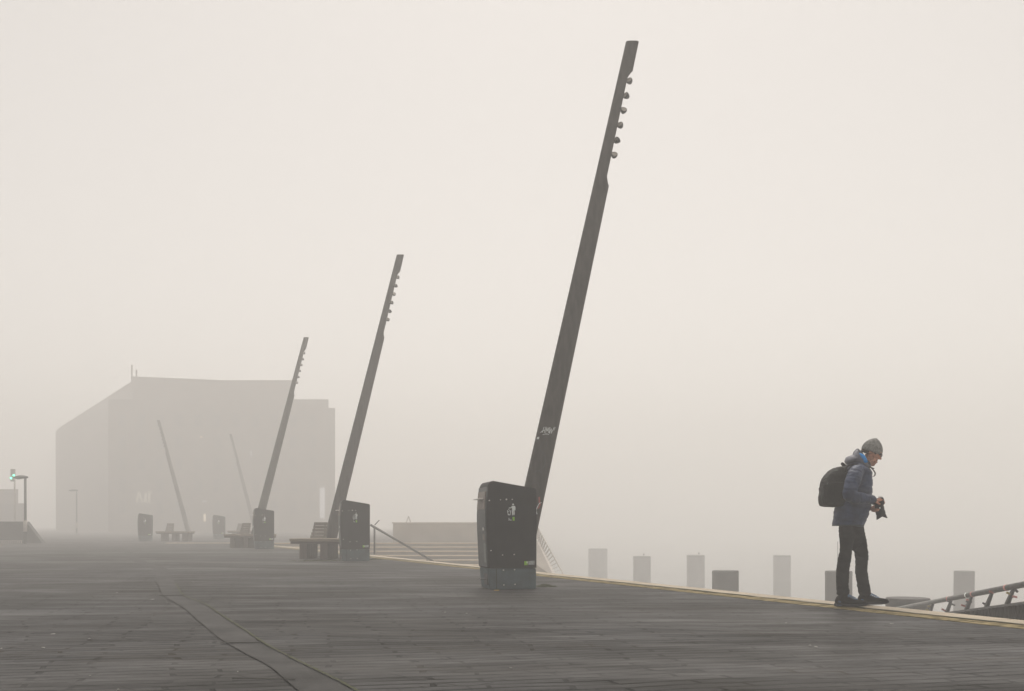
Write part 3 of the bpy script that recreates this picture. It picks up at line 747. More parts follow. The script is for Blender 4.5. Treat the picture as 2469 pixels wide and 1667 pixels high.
# love-locks and stickers on the gangway rail
for px, f, sd_, m, w_, tilt, lab in ((2445, .40, -1, 'brass', .055, 25, 'brass padlock hanging left of the rightmost gangway post'), (2447, .58, 1, 'pink', .05, 15, 'faded red padlock right of the rightmost gangway post'),
                        (2447, .25, 1, 'steel_dark', .04, 50, 'dark padlock high on the rightmost gangway post'),
                        (2390, .80, -1, 'steel_dark', .05, 30, 'dark padlock on the second gangway post from the right'),
                        (2398, .12, -1, 'red', .05, 20, 'red padlock at the top of the second gangway post from the right'),
                        (2343, .35, -1, 'pink', .045, 5, 'pink padlock high on the middle gangway post'), (2338, .72, -1, 'red', .065, 20, 'long red padlock low on the middle gangway post'),
                        (2345, .50, -1, 'steel_dark', .05, 20, 'dark padlock halfway up the middle gangway post'),
                        (2296, .45, 1, 'steel_dark', .055, 25, 'dark padlock right of the fourth gangway post'), (2292, .85, -1, 'red', .08, 30, 'long red padlock at the foot of the fourth gangway post'),
                        (2294, .22, -1, 'steel_dark', .04, 20, 'small dark padlock high on the fourth gangway post'),
                        (2250, .35, -1, 'brass', .06, 10, 'brass padlock on the leftmost gangway post'), (2247, .62, -1, 'brass', .05, 25, 'dull yellow padlock lower on the leftmost gangway post')):
    s = s_at(px); p = gpt(s + 0.16 * f, -0.22 * f) + Vector((sd_ * 0.022 - 0.035 * f, -0.012, 0))
    e = empty('padlock', p); tag(e, lab, 'padlock', 'padlocks on the gangway posts')
    bm = bmesh.new(); box(bm, (sd_ * w_ * .3, 0, -0.0), (w_ * 1.25, 0.022, 0.026), rot=Euler((0, R(tilt), 0)), bev=0.004); obj('lock_body', bm, M[m], e)
    bm = bmesh.new(); rg = catmull([(0, 0, .012), (-sd_ * .03, 0, .02), (-sd_ * .045, 0, 0), (-sd_ * .03, 0, -.014), (0, 0, -.010)], 4)
    for q0, q1 in zip(rg, rg[1:]): cyl(bm, q0, q1, .0035, n=6)
    obj('shackle', bm, M['steel_dark'], e)
for px, m in ((2430, 'pink'), (2348, 'pink'), (2334, 'white'), (2289, 'pink')):
    s = s_at(px); a = gpt(s) - O; b = gpt(s + 0.07) - O
    bm = bmesh.new(); cyl(bm, a, b, 0.0425, n=14); obj('sticker', bm, M[m], gw, smooth=True)

# ------------------------------------------------------------------ far left: ramp wall, lamps, signal
rw = empty('ramp_wall', world_at(50, 1311, 47.5)); rw.location.z = 0; tag(rw, 'dark sloping end wall of a ramp at the left edge', 'wall')
O = rw.location; bm = bmesh.new()
A = [world_at(-500, 1256, 47.5), world_at(62, 1258, 47.5), world_at(104, 1313, 47.5), world_at(-500, 1313, 47.5)]
prism(bm, [p - O for p in A], (0, 0.35, 0)); obj('wall_body', bm, M['far_wall'], rw)
bm = bmesh.new(); 
for k in range(14):
    q = world_at(-16 + 5.2 * k, 1308, 47.2) - O; box(bm, (q.x, q.y, 0.06), (0.035, 0.03, 0.12))
a, b = world_at(-20, 1307, 47.2) - O, world_at(54, 1306, 47.2) - O
box(bm, ((a.x + b.x) / 2, a.y, 0.125), (b.x - a.x, 0.03, 0.02)); obj('low_railing', bm, M['stair_pale'], rw)
def lamp(px, d, top_y, label, head_l):
    b = Vector(((px - CX) * d / F, d, 0)); H = CH - (top_y - HY) * d / F
    e = empty('street_lamp', b); tag(e, label, 'street lamp', 'low street lamps on the promenade')
    bm = bmesh.new(); cyl(bm, (0, 0, 0), (0, 0, H), 0.062, 0.052, n=14); obj('post', bm, M['steel_dark'], e, smooth=True)
    bm = bmesh.new(); cyl(bm, (0, 0, 0.55), (0, 0, 1.05), 0.085, n=14); obj('sleeve', bm, M['par'], e, smooth=True)
    bm = bmesh.new()
    sweep(bm, [(0.09, 0, H - 0.02, 0.05, .06), (-head_l * .3, 0, H - 0.01, 0.085, .12), (-head_l * .65, 0, H - 0.03, 0.085, .13), (-head_l, 0, H - 0.03, 0.03, .05)], n=16); obj('lamp_head', bm, M['steel_dark'], e, smooth=True)
    return e
lamp(61, 46, 1150, 'street lamp with a flat head in front of the ramp wall at the left', 0.52)
lamp(185, 84, 1182, 'faint street lamp standing before the left wing of the building', 0.65)
ts = empty('traffic_signal', (( 30 - CX) * 66 / F, 66, 0)); tag(ts, 'traffic signal with a glowing green light at the far left', 'traffic light')
bm = bmesh.new(); cyl(bm, (0.1, 0.1, 0), (0.1, 0.1, 4.1), 0.05, n=10); obj('post', bm, M['par'], ts, smooth=True)
bm = bmesh.new(); box(bm, (0, 0.07, 4.05), (0.26, 0.16, 0.8), bev=0.02); obj('housing', bm, M['far_signal'], ts)
GE = emat('green_signal', (0.10, 0.95, 0.50), 2.2)
for dx, dz in ((-0.08, -0.09), (0.10, 0.09)):
    bm = bmesh.new(); cyl(bm, (dx, -0.04, 3.95 + dz), (dx, -0.012, 3.95 + dz), 0.068, n=18); obj('green_lens', bm, GE, ts, smooth=True)

# ------------------------------------------------------------------ buildings in the fog
def building(name, label):
    e = empty(name, (0, 0, 0)); tag(e, label, 'building'); return e
D = 110
bd = building('foggy_building', 'large flat-roofed building looming in the fog behind the far masts')
bd.name = 'building'
bd.location = (world_at(500, 1290, D).x, D, 0); O = bd.location
def wallbox(name, x0, x1, top, d0, d1, m, par, bot=0.0):
    a = world_at(x0, top, d0); b = world_at(x1, top, d0); bm = bmesh.new()
    sk = b.x * (d1 / d0 - 1) - 0.6      # the footprint is skewed: its flank runs back to the left
    bot_ = [Vector((a.x - O.x, d0 - O.y, bot)), Vector((b.x - O.x, d0 - O.y, bot)), Vector((b.x + sk - O.x, d1 - O.y, bot)), Vector((a.x + sk - O.x, d1 - O.y, bot))]
    prism(bm, bot_, (0, 0, a.z - bot)); return obj(name, bm, m, par)
wallbox('wall', 261, 792, 963, D, D + 18, M['facade'], bd)
top = wallbox('upper_storey', 320, 706, 917, D + 1.2, D + 16, M['facade'], bd, bot=9.8)
# slightly higher on its left: a raked coping
a = world_at(318, 908, D + 1.2); b = world_at(706, 924, D + 1.2); bm = bmesh.new()
prism(bm, [Vector((a.x - O.x, 1.17, a.z)), Vector((b.x - O.x, 1.17, b.z)), Vector((b.x - O.x, 1.17, b.z - .5)), Vector((a.x - O.x, 1.17, b.z - .5))], (-3.6, 12, 0)); obj('roof', bm, M['facade'], bd)
wallbox('wing', 786, 808, 984, D + .4, D + 14, M['facade'], bd)
a = world_at(706, 973, D); b = world_at(808, 984, D); bm = bmesh.new()
# left wing with a raking roofline
A = [world_at(135, 1313, D + 20), world_at(330, 1313, D + 20), world_at(330, 912, D + 20), world_at(142, 1032, D + 20), world_at(134, 1042, D + 20)]
bm = bmesh.new(); pts = []
for p in A:
    q = p - O; q.z = max(q.z, 0); pts.append(q)
prism(bm, pts, (-3.9, 10, 0)); obj('wing', bm, M['facade'], bd)
for k, (px, ty) in enumerate(((318, 880), (329, 892))):
    a = world_at(px, ty, D + 5) - O; bm = bmesh.new(); cyl(bm, (a.x, 5, a.z - 2.2), (a.x, 5, a.z), 0.09, n=8); obj('chimney', bm, M['facade'], bd)
lit = emat('lit_window', (1.0, 0.82, 0.58), 0.42); cool = emat('lit_window_cool', (0.95, 0.93, 0.95), 0.22); sgn = emat('sign_glow', (1.0, 0.9, 0.7), 0.15)
for (x0, x1, y0, y1, m) in ((491, 496, 1239, 1258, lit), (488, 498, 1207, 1211, cool), (604, 607, 1087, 1101, cool), (482, 488, 1052, 1056, lit),
                            (771, 783, 1176, 1250, cool), (345, 366, 1308 - 20, 1308 - 12, lit)):
    a, b = world_at(x0, y0, D - .03) - O, world_at(x1, y1, D - .03) - O
    bm = bmesh.new(); box(bm, ((a.x + b.x) / 2, -0.03, (a.z + b.z) / 2), (b.x - a.x, 0.04, a.z - b.z)); obj('lit_window', bm, m, bd)
for r_ in range(5):
    for c_ in range(11):
        px = 285 + c_ * 46; py = 1000 + r_ * 52
        if any(abs(px + 9 - q) < 22 and abs(py + 14 - w_) < 34 for q, w_ in ((493, 1250), (493, 1209), (605, 1093), (485, 1054), (348, 1199), (777, 1212))): continue
        a, b = world_at(px, py, D) - O, world_at(px + 18, py + 30, D) - O
        bm = bmesh.new(); box(bm, ((a.x + b.x) / 2, -0.01, (a.z + b.z) / 2), (b.x - a.x, 0.05, a.z - b.z)); obj('window', bm, M['shutter'], bd)
# dim pale strokes of the sign on the facade
bm = bmesh.new()
for pa, pb, w_ in (((334, 1186), (329, 1212), .10), ((334, 1186), (343, 1211), .08), ((351, 1187), (350, 1212), .13), ((360, 1187), (359, 1212), .10), ((357, 1186), (367, 1188), .07)):
    a, b = world_at(*pa, D - .1) - O, world_at(*pb, D - .1) - O; n = (b - a).cross(Vector((0, 1, 0))).normalized() * w_
    prism(bm, [a - n, b - n, b + n, a + n], (0, 0.05, 0))
obj('sign_lettering', bm, sgn, bd)
b2 = empty('building', (world_at(-150, 1290, 92).x, 92, 0)); tag(b2, 'low dark building faint in the fog at the left edge behind the lamp', 'building')
O = b2.location
wallbox('wall', -700, 44, 1180, 92, 106, M['facade'], b2); wallbox('wing', -700, 60, 1214, 90.5, 91.9, M['facade_pale'], b2)
# a lone tree-like mast on the far quay, faint
bm = bmesh.new(); a = world_at(985, 1245, 75); cyl(bm, (a.x - .55, a.y, -0.1), a, 0.04, n=6); cyl(bm, (a.x + .55, a.y, -0.1), a, 0.04, n=6)
tag(obj('trestle', bm, M['par']), 'faint two-legged trestle on the far quay beyond the broad steps', 'trestle')
a_ = world_at(986, 1261, 75)

# ------------------------------------------------------------------ small litter and a leaf
def scrap(seed):
    rnd = random.Random(seed); bm = bmesh.new()
    pts = [Vector((math.cos(a) * rnd.uniform(.5, 1) * .02, math.sin(a) * rnd.uniform(.5, 1) * .013, 0.002)) for a in [2 * math.pi * k / 7 for k in range(7)]]
    prism(bm, pts, (0.003, 0, 0.004)); return obj('litter', bm, M['litter'])
sc1 = scrap(1)
spots = [(282, 1430), (368, 1446), (466, 1404), (773, 1362), (620, 1374), (216, 1541), (3, 1565), (105, 1563), (217, 1631), (285, 1664), (128, 1530), (573, 1621), (1232, 1612), (1594, 1430), (1895, 1503), (1953, 1557), (1968, 1561), (1073, 1477), (1757, 1427), (2150, 1505), (1125, 1480)]
for i, (px, py) in enumerate(spots):
    o = sc1 if i == 0 else sc1.copy()
    if i: COL.objects.link(o)
    k = (.6, 1.05, .55)[i % 3]; o.location = gp(px, py, 0.002) if (px, py) != (1757, 1427) else gp(px, py, 0.014)
    o.scale = (k * (0.7 + gp(px, py).y / 18), k * (0.7 + gp(px, py).y / 30), 1); o.rotation_euler = (0, 0, i * 1.3)
    tag(o, 'small pale scrap of litter lying on the paving', 'litter', 'scraps of litter on the paving')
bm = bmesh.new(); pts = [Vector((x, y, 0.004)) for x, y in ((-.035, 0), (-.015, .02), (.01, .024), (.035, .004), (.02, -.018), (-.012, -.02))]
prism(bm, pts, (0.004, 0.004, 0.008)); o = obj('fallen_leaf', bm, M['leaf']); o.location = gp(1197, 1425); tag(o, 'yellow fallen leaf in front of the nearest litter bin', 'leaf')

# ------------------------------------------------------------------ the man
PZ = 0.012
PO = Vector((3.595, 10.82, PZ))
man = empty('person', PO); tag(man, 'man in navy quilted jacket and grey knit hat standing on the kerb with a camera', 'person')
def adj(p):      # read at the man's own depth, carried to the limb's depth y
    k = (PO.y + p[1]) / PO.y
    return ((PO.x + p[0]) * k - PO.x, p[1], (PZ + p[2] - CH) * k + CH - PZ) + tuple(p[3:])
def C(cx, cy, y): return adj(((cx - 505) * .001344, y, (1450 - cy) * .001344))
HO = Vector((0.222, 0, 1.660)); HR = (Matrix.Rotation(R(-24), 4, 'Z') @ Matrix.Rotation(R(23), 4, 'Y'))
def hp(x, y, z): return HO + (HR @ Vector((x, y, z)))
HE = HR.to_euler()
# body: head, neck, torso, arms, hands, legs as one surface
bm = bmesh.new()
def hell(c, r, rx=0, ry=0, rz=0, **k): ell(bm, hp(*c), r, (HR @ Euler((R(rx), R(ry), R(rz))).to_matrix().to_4x4()).to_euler(), **k)
hell((-.004, 0, .002), (.092, .074, .074))
hell((.030, 0, -.040), (.064, .066, .070))
hell((.040, 0, -.095), (.050, .053, .062))
hell((.056, 0, -.150), (.028, .033, .027))          # chin
hell((.0, 0, -.095), (.055, .056, .048))         # jaw angle
hell((.086, 0, -.012), (.016, .050, .012))          # brow
hell((.097, 0, -.055), (.013, .012, .032), ry=-18)  # nose bridge
hell((.108, 0, -.072), (.014, .013, .011))          # nose tip
hell((.098, 0.011, -.076), (.009, .009, .008)); hell((.098, -0.011, -.076), (.009, .009, .008))
for sy in (1, -1):
    hell((.072, .036 * sy, -.062), (.022, .022, .020))  # cheek
    hell((-.008, .078 * sy, -.040), (.017, .008, .030), ry=-12)  # ear
hell((.084, 0, -.113), (.011, .022, .006)); hell((.082, 0, -.125), (.011, .020, .007)); hell((.070, 0, -.135), (.018, .028, .018))
sweep(bm, [(.10, 0, 1.40, .062), (.135, 0, 1.47, .056), (.18, 0, 1.55, .054), (.20, 0, 1.60, .05)], n=20)
sweep(bm, [(-.02, 0, .88, .08, .10), (-.01, 0, 1.0, .115, .14), (.02, 0, 1.16, .12, .15), (.04, 0, 1.3, .12, .165), (.05, 0, 1.40, .10, .17), (.07, 0, 1.45, .06, .09)], n=24)
# arms to the wrists
RA = [(.05, -.17, 1.42), (.0, -.235, 1.31), (-.02, -.26, 1.185), (.09, -.235, 1.145), (.20, -.175, 1.120), (.232, -.160, 1.115)]
LA = [(.05, .17, 1.42), (.01, .23, 1.29), (.0, .245, 1.16), (.08, .17, 1.09), (.16, .06, 1.035), (.185, .02, 1.030)]
RA = [adj(p) for p in RA]; LA = [adj(p) for p in LA]
for A in (RA, LA):
    sweep(bm, [(*A[0], .055), (*A[1], .048), (*A[2], .044), (*A[3], .040), (*A[4], .028, .03), (*A[5], .024, .03)], n=14)
def sweepA(bm, pts, **k): sweep(bm, [adj(p) for p in pts], **k)
# right hand: palm behind and over the grip, four unequal fingers and a thumb
sweepA(bm, [(.232, -.160, 1.115, .024, .030), (.262, -.150, 1.112, .019, .036), (.290, -.140, 1.112, .015, .038)], n=14, sub=4)
for i, (y0, L_, z0) in enumerate(((-.168, 1.0, 1.128), (-.150, 1.08, 1.120), (-.130, 1.0, 1.108), (-.112, .82, 1.098))):
    p = [(.282, y0, z0), (.282 + .030 * L_, y0 + .004, z0 - .002), (.282 + .046 * L_, y0 + .012, z0 - .024), (.282 + .044 * L_, y0 + .022, z0 - .046)]
    if i == 0: p = [(.282, y0, 1.130), (.312, y0 + .002, 1.122), (.332, y0 + .006, 1.104), (.342, y0 + .010, 1.084)]
    sweepA(bm, [(*p[0], .0105), (*p[1], .0098), (*p[2], .0090), (*p[3], .0075)], n=10, sub=4)
sweepA(bm, [(.245, -.176, 1.100, .013), (.268, -.184, 1.085, .0115), (.292, -.178, 1.074, .0095)], n=10, sub=4)
# left hand: cupped below the lens
sweepA(bm, [(.185, .02, 1.030, .022, .030), (.205, -.015, 1.026, .018, .034), (.225, -.05, 1.020, .015, .036)], n=14, sub=4)
for i, (dx, dz, L_) in enumerate(((.022, .018, .95), (.010, .003, 1.08), (-.004, -.010, 1.0), (-.018, -.020, .8))):
    sweepA(bm, [(.222 + dx * .7, -.055, 1.020 + dz * .9, .0105), (.236 + dx * .8, -.085 * L_ - .004, 1.020 + dz, .0098), (.256 + dx * .6, -.112 * L_ - .006, 1.016 + dz, .009), (.280 + dx * .5, -.124 * L_ - .006, 1.014 + dz, .0075)], n=10, sub=4)
sweepA(bm, [(.205, -.01, 1.040, .012), (.235, -.020, 1.056, .0105), (.262, -.034, 1.060, .009)], n=10, sub=4)
# legs and feet under the clothes
for (hx, kx, ax, y, fx) in ((-.05, -.075, -.10, -.095, -.02), (.02, .09, .13, .095, .22)):
    sweepA(bm, [(hx - .01, y * .8, .86, .060), (hx * .6 + kx * .4, y, .68, .048), (kx, y, .51, .040), (kx * .5 + ax * .5 - .004, y, .36, .040), (ax, y, .12, .032), (ax, y, .09, .030)], n=14)
    sweepA(bm, [(ax - .01, y, .062, .020, .02), (ax + .07, y, .052, .016, .026), (ax + .13, y, .045, .012, .026)], n=12)
bmr = remesh(bm, 0.0045, 2)
body = obj('body', bmr, M['skin'], man, smooth=True)
# second material slot on the same surface for the stubble on jaw, chin and upper lip
body.data.materials.append(M['beard'])
HI = HR.inverted()
for p in body.data.polygons:
    l = HI @ (p.center - HO)
    if p.center.z > 1.42 and l.length < 0.23:
        edge = mnoise.noise(p.center * 70) * .008
        lip = abs(l.z + .119) < .010 and abs(l.y) < .022 and l.x > .07
        must = -.110 < l.z < -.094 and abs(l.y) < .034 and l.x > .06
        side = l.x < .050 and l.z < -.075 + edge and l.x > -.03 and abs(l.y) > .03
        if (must or side or (l.z < -.118 + edge and l.x > .0)) and not lip: p.material_index = 1
for c, r, m_, nm in (((.0905, -.031, -.040), .0085, M['eye'], 'eye'), ((.0905, .031, -.040), .0085, M['eye'], 'eye')):
    bm = bmesh.new(); ell(bm, hp(*c), (r, r * 1.3, r * .6), HE, seg=14, rings=8); obj(nm, bm, m_, man, smooth=True)
bm = bmesh.new()
for sy in (1, -1):
    ell(bm, hp(.097, .031 * sy, -.024), (.006, .019, .0045), HE, seg=12, rings=6)
obj('eyebrows', bm, M['hair'], man, smooth=True)
bm = bmesh.new(); ell(bm, hp(.0915, 0, -.119), (.006, .021, .0045), HE, seg=12, rings=6); obj('lips', bm, M['lips'], man, smooth=True)
# hair below the hat, at the temple and nape
bm = bmesh.new()
for k in range(70):
    a = R(random.uniform(95, 265)); q = random.uniform(0, 1)
    c = (-.004 + math.cos(a) * .094, math.sin(a) * .079, -.02 - .045 * q)
    ell(bm, hp(*c), (.011, .009, .020), HE, seg=8, rings=6)
for sy in (1, -1):
    for k in range(8): ell(bm, hp(.022 + .004 * k, sy * .066, -.018 - .003 * k), (.009, .007, .014), HE, seg=8, rings=6)
bmr = remesh(bm, 0.004, 2); obj('hair', bmr, M['hair'], man, smooth=True)
# spectacles
gl = None; bm = bmesh.new()
for sy in (1, -1):
    cc = [hp(.108, sy * .031 + .021 * math.cos(a), -.040 + .017 * math.sin(a)) for a in [2 * math.pi * k / 20 for k in range(21)]]
    for a, b in zip(cc, cc[1:]): cyl(bm, a, b, .0016, n=6)
    cyl(bm, hp(.107, sy * .052, -.034), hp(-.002, sy * .080, -.034), .0016, n=6)
cyl(bm, hp(.110, -.010, -.037), hp(.110, .010, -.037), .0016, n=6); obj('glasses', bm, M['glass'], man)
# knitted hat
bm = bmesh.new(); rings = []
for k in range(30):
    u = k / 29
    z = -.034 + .146 * u; f = max(0.0, 1 - max(0.0, (u - .16) / .84) ** 1.75) ** 0.70
    f = max(f, .04); cx_ = -.004 - .006 * u; rg = []
    for a_ in range(168):
        a = 2 * math.pi * a_ / 168
        drop = -.012 * (1 - u) ** 2 * math.cos(a) * 0.2 - .010 * (1 - u) ** 2 * (1 - math.cos(a)) * .5
        rib = 1 + .013 * math.cos(a * 42) * (0.4 + 0.6 * f)
        fold = .006 if u < 0.0 else 0
        rg.append(hp(cx_ + math.cos(a) * (.108 + fold) * f * rib, math.sin(a) * (.089 + fold) * f * rib, z + drop))
    rings.append(rg)
inner_ = [[q + (hp(-.004, 0, -.02) - q) * .07 for q in rings[0]]]
loft(bm, inner_ + rings, cap=False); bm.faces.new([v for v in bm.verts][-168:])
obj('beanie', bm, M['knit'], man, smooth=True)

# jacket
def quilt(p, depth, ph=0.0, sg=.010):
    def f(s, a):
        d = ((s + ph + .010 * math.sin(a * 2)) % p) - p / 2
        return 1 - depth * math.exp(-(d / sg) ** 2) + depth * .25 * math.cos(2 * math.pi * ((s + ph) % p) / p + math.pi)
    return f
bm = bmesh.new()
T = [(355, 590, 822, .185), (357, 594, 790, .192), (362, 612, 750, .197), (372, 634, 695, .200), (392, 650, 630, .198), (404, 655, 570, .194), (412, 657, 510, .192), (424, 657, 455, .196), (436, 652, 415, .202), (446, 645, 385, .200), (462, 636, 360, .170), (490, 628, 342, .120), (535, 630, 328, .085), (560, 634, 316, .075)]
sweep(bm, [((((l + r) / 2) - 505) * .001344, 0, (1450 - cy) * .001344, (r - l) / 2 * .001344, b) for l, r, cy, b in T], sub=9, n=40, mod=quilt(.078, .055, sg=.009), closed_caps=False)
JR = [(.055, -.150, 1.425, .074, .070), (.030, -.205, 1.385, .080, .072), (.004, -.240, 1.31, .079, .070), (-.018, -.262, 1.235, .074, .068), (-.026, -.268, 1.175, .072, .064), (.030, -.262, 1.145, .068, .062), (.105, -.235, 1.135, .060, .058), (.170, -.200, 1.127, .052, .052), (.212, -.172, 1.120, .047, .046)]
JL = [(.055, .150, 1.425, .074, .070), (.030, .205, 1.385, .078, .070), (.010, .238, 1.30, .074, .066), (.0, .250, 1.20, .068, .062), (.015, .238, 1.14, .066, .060), (.065, .185, 1.095, .058, .056), (.115, .120, 1.060, .050, .050), (.150, .072, 1.040, .046, .045)]
JR = [adj(p) for p in JR]; JL = [adj(p) for p in JL]
sweep(bm, JR, sub=9, n=26, mod=quilt(.066, .10, .02, .008)); sweep(bm, JL, sub=9, n=26, mod=quilt(.066, .10, .02, .008))
def wr(co, n):
    v = mnoise.noise(Vector((co.x * 11, co.y * 11, co.z * 26))) * .0055 + mnoise.noise(co * 42) * .0022
    return co + n * v
jk = obj('jacket', remesh(bm, 0.0055, 1, wr), M['jacket'], man, smooth=True)
bm = bmesh.new(); sweepA(bm, [(.200, -.178, 1.121, .045, .044), (.232, -.160, 1.116, .036, .038)], n=22, sub=3, closed_caps=False); obj('cuff', bm, M['cuff'], jk, smooth=True)
bm = bmesh.new(); sweepA(bm, [(.148, .075, 1.041, .044, .044), (.168, .045, 1.034, .036, .038)], n=22, sub=3, closed_caps=False); obj('cuff', bm, M['cuff'], jk, smooth=True)
# seams: arm hole, side seam and zip flap
bm = bmesh.new(); pts = catmull([C(585, 660, -.165), C(588, 720, -.150), C(583, 790, -.125)], 6)
for a, b in zip(pts, pts[1:]): cyl(bm, a, b, .0035, n=6)
obj('seam', bm, M['cuff'], jk)
# hem band
bm = bmesh.new()
sweep(bm, [((472 - 505) * .001344, 0, .856, .160, .187), ((472 - 505) * .001344, 0, .842, .159, .186)], n=40, sub=2, closed_caps=False); obj('hem', bm, M['cuff'], jk, smooth=True)
# hood, thrown back
bm = bmesh.new()
ell(bm, C(505, 305, 0), (.076, .125, .052), Euler((0, R(-18), 0)))
ell(bm, C(560, 320, 0), (.075, .115, .042), Euler((0, R(8), 0)))
for sy in (-1, 1):
    sweep(bm, [(*C(545, 225, 0), .010, .03), (*C(538, 255, sy * .03), .030, .045), (*C(540, 290, sy * .062), .048, .05), (*C(575, 322, sy * .075), .040, .04), (*C(615, 345, sy * .060), .026, .03), (*C(642, 352, sy * .03), .018, .02)], n=16, sub=5)
hd = obj('hood', remesh(bm, 0.0055, 4, wr), M['hood'], man, smooth=True)
bm = bmesh.new()
prism(bm, [C(560, 247, -.088), C(578, 252, -.092), C(602, 266, -.098), (C(618, 290, -.102)), C(630, 320, -.104), C(612, 327, -.108), C(597, 326, -.110), C(580, 290, -.106), C(568, 264, -.098)], (0.0, 0.012, 0))
bmesh.ops.bevel(bm, geom=bm.edges[:], offset=.003, segments=2, affect='EDGES'); obj('lining', bm, M['lining'], hd, smooth=True)
bm = bmesh.new()
prism(bm, [C(548, 216, -.040), C(562, 222, -.050), C(600, 262, -.088), C(592, 264, -.094), C(565, 250, -.086)], (0.0, 0.02, 0)); obj('rim', bm, M['cuff'], hd)
# collar with tag ends
bm = bmesh.new(); sweep(bm, [(*C(590, 352, 0), .062, .092), (*C(612, 338, 0), .058, .080), (*C(630, 330, 0), .044, .066)], n=26, sub=4, closed_caps=False); obj('collar', bm, M['cuff'], jk, smooth=True)

# trousers
bm = bmesh.new()
rear = [(462, 838, -.075, .080, .095), (461, 900, -.085, .075, .088), (460, 960, -.092, .068, .078), (455, 1010, -.095, .062, .070), (449, 1055, -.095, .064, .066), (446, 1085, -.096, .066, .064), (436, 1130, -.097, .066, .062), (430, 1190, -.097, .067, .061), (429, 1260, -.096, .065, .058), (430, 1310, -.096, .061, .055), (431, 1335, -.096, .066, .060), (432, 1352, -.096, .063, .058)]
front = [(538, 838, .075, .074, .095), (548, 900, .085, .076, .088), (562, 960, .092, .076, .078), (572, 1010, .095, .071, .070), (579, 1055, .095, .071, .066), (579, 1085, .095, .066, .064), (577, 1130, .095, .063, .062), (578, 1190, .095, .064, .061), (586, 1250, .095, .064, .058), (597, 1305, .095, .063, .056), (603, 1335, .095, .064, .060), (603, 1358, .095, .061, .058)]
for Lg in (rear, front):
    sweep(bm, [(*C(cx, cy, y), ra, rb) for cx, cy, y, ra, rb in Lg], sub=6, n=24)
sweep(bm, [(*C(494, 770, 0), .122, .155), (*C(498, 830, 0), .120, .160), (*C(504, 890, 0), .116, .150), (*C(514, 955, 0), .085, .09), (*C(518, 990, 0), .05, .06)], n=30, sub=5)
def jw(co, n):
    k = 1.0
    for zc, am in ((.52, 1.0), (.16, 1.5), (.72, .5)): k += am * math.exp(-((co.z - zc) / .08) ** 2)
    v = mnoise.noise(Vector((co.x * 14 + co.z * 8, co.y * 14, co.z * 38))) * .0042 * k + mnoise.noise(co * 55) * .0016
    return co + n * v
tr_ = obj('trousers', remesh(bm, 0.0055, 1, jw), M['jeans'], man, smooth=True)

# shoes
def shoe(x0, y, L_, zoff, lab, pitch=0.0, lace=True):
    e = empty('shoe', (x0, y, zoff), parent=man); e.rotation_euler = (0, R(pitch), R(-3 if y < 0 else 2))
    W = .050
    outl = [(0.0, .030), (.02, .036), (.08, .034), (.14, .036), (.20, .046), (.25, .046), (.29, .036), (.315, .016)]
    k = L_ / .32
    def ring(x, w_, zb, zt):
        return [(x * k, math.copysign(abs(math.cos(a)) ** .7, math.cos(a)) * w_, (zb + zt) / 2 + math.copysign(abs(math.sin(a)) ** .7, math.sin(a)) * (zt - zb) / 2) for a in [2 * math.pi * q / 24 for q in range(24)]]
    bm = bmesh.new()
    tops = [(-.002, .026, .030, .060), (.012, .034, .026, .100), (.045, .038, .024, .128), (.085, .040, .024, .132), (.115, .040, .024, .118), (.150, .041, .024, .096), (.19, .044, .024, .080), (.235, .045, .026, .072), (.275, .042, .028, .066), (.305, .030, .032, .058), (.318, .014, .036, .050)]
    loft(bm, [ring(*q) for q in tops]); bmr = remesh(bm, .005, 2); up = obj('upper', bmr, M['shoe'], e, smooth=True)
    bm = bmesh.new()
    sl = [(-.008, .028, .004, .034), (.01, .040, 0, .036), (.06, .042, 0, .034), (.12, .040, .001, .032), (.18, .046, 0, .032), (.24, .049, .001, .032), (.285, .044, .006, .036), (.315, .028, .014, .040), (.326, .012, .020, .042)]
    loft(bm, [ring(*q) for q in sl]); obj('sole', bm, M['sole'], e, smooth=True)
    bm = bmesh.new()
    for q in range(6):
        x = .118 + q * .018; zt = .120 - q * .0085
        pts = catmull([(x * k, -.036, zt - .022), (x * k + .004, -.020, zt - .001), (x * k + .006, 0, zt + .004), (x * k + .004, .020, zt - .001), (x * k, .036, zt - .022)], 3)
        for a, b in zip(pts, pts[1:]): cyl(bm, a, b, .0042, n=6)
    pts = [(.105 * k, -.012, .136), (.13 * k, -.012, .124), (.20 * k, -.010, .088), (.20 * k, .010, .088), (.13 * k, .012, .124), (.105 * k, .012, .136)]
    prism(bm, pts, (0, 0, .006)); obj('laces', bm, M['lace'], up)
    bm = bmesh.new(); ell(bm, (.030 * k, -.040, .052), (.018, .006, .011), Euler((0, R(12), 0)), seg=12, rings=8); ell(bm, (.025 * k, -.045, .016), (.03, .004, .006), seg=12, rings=6); obj('heel_accent', bm, M['lace'] if y > 0 else M['pack_blue'], up, smooth=True)
    return e
M['pack_blue'] = mat('dull_blue', (0.035, 0.055, 0.12), 0.6, nscale=20, namt=0.2)
shoe(-.207, -.096, .330, 0.0, '', 0)
shoe(.096, .095, .322, 0.0, '', -1.0)

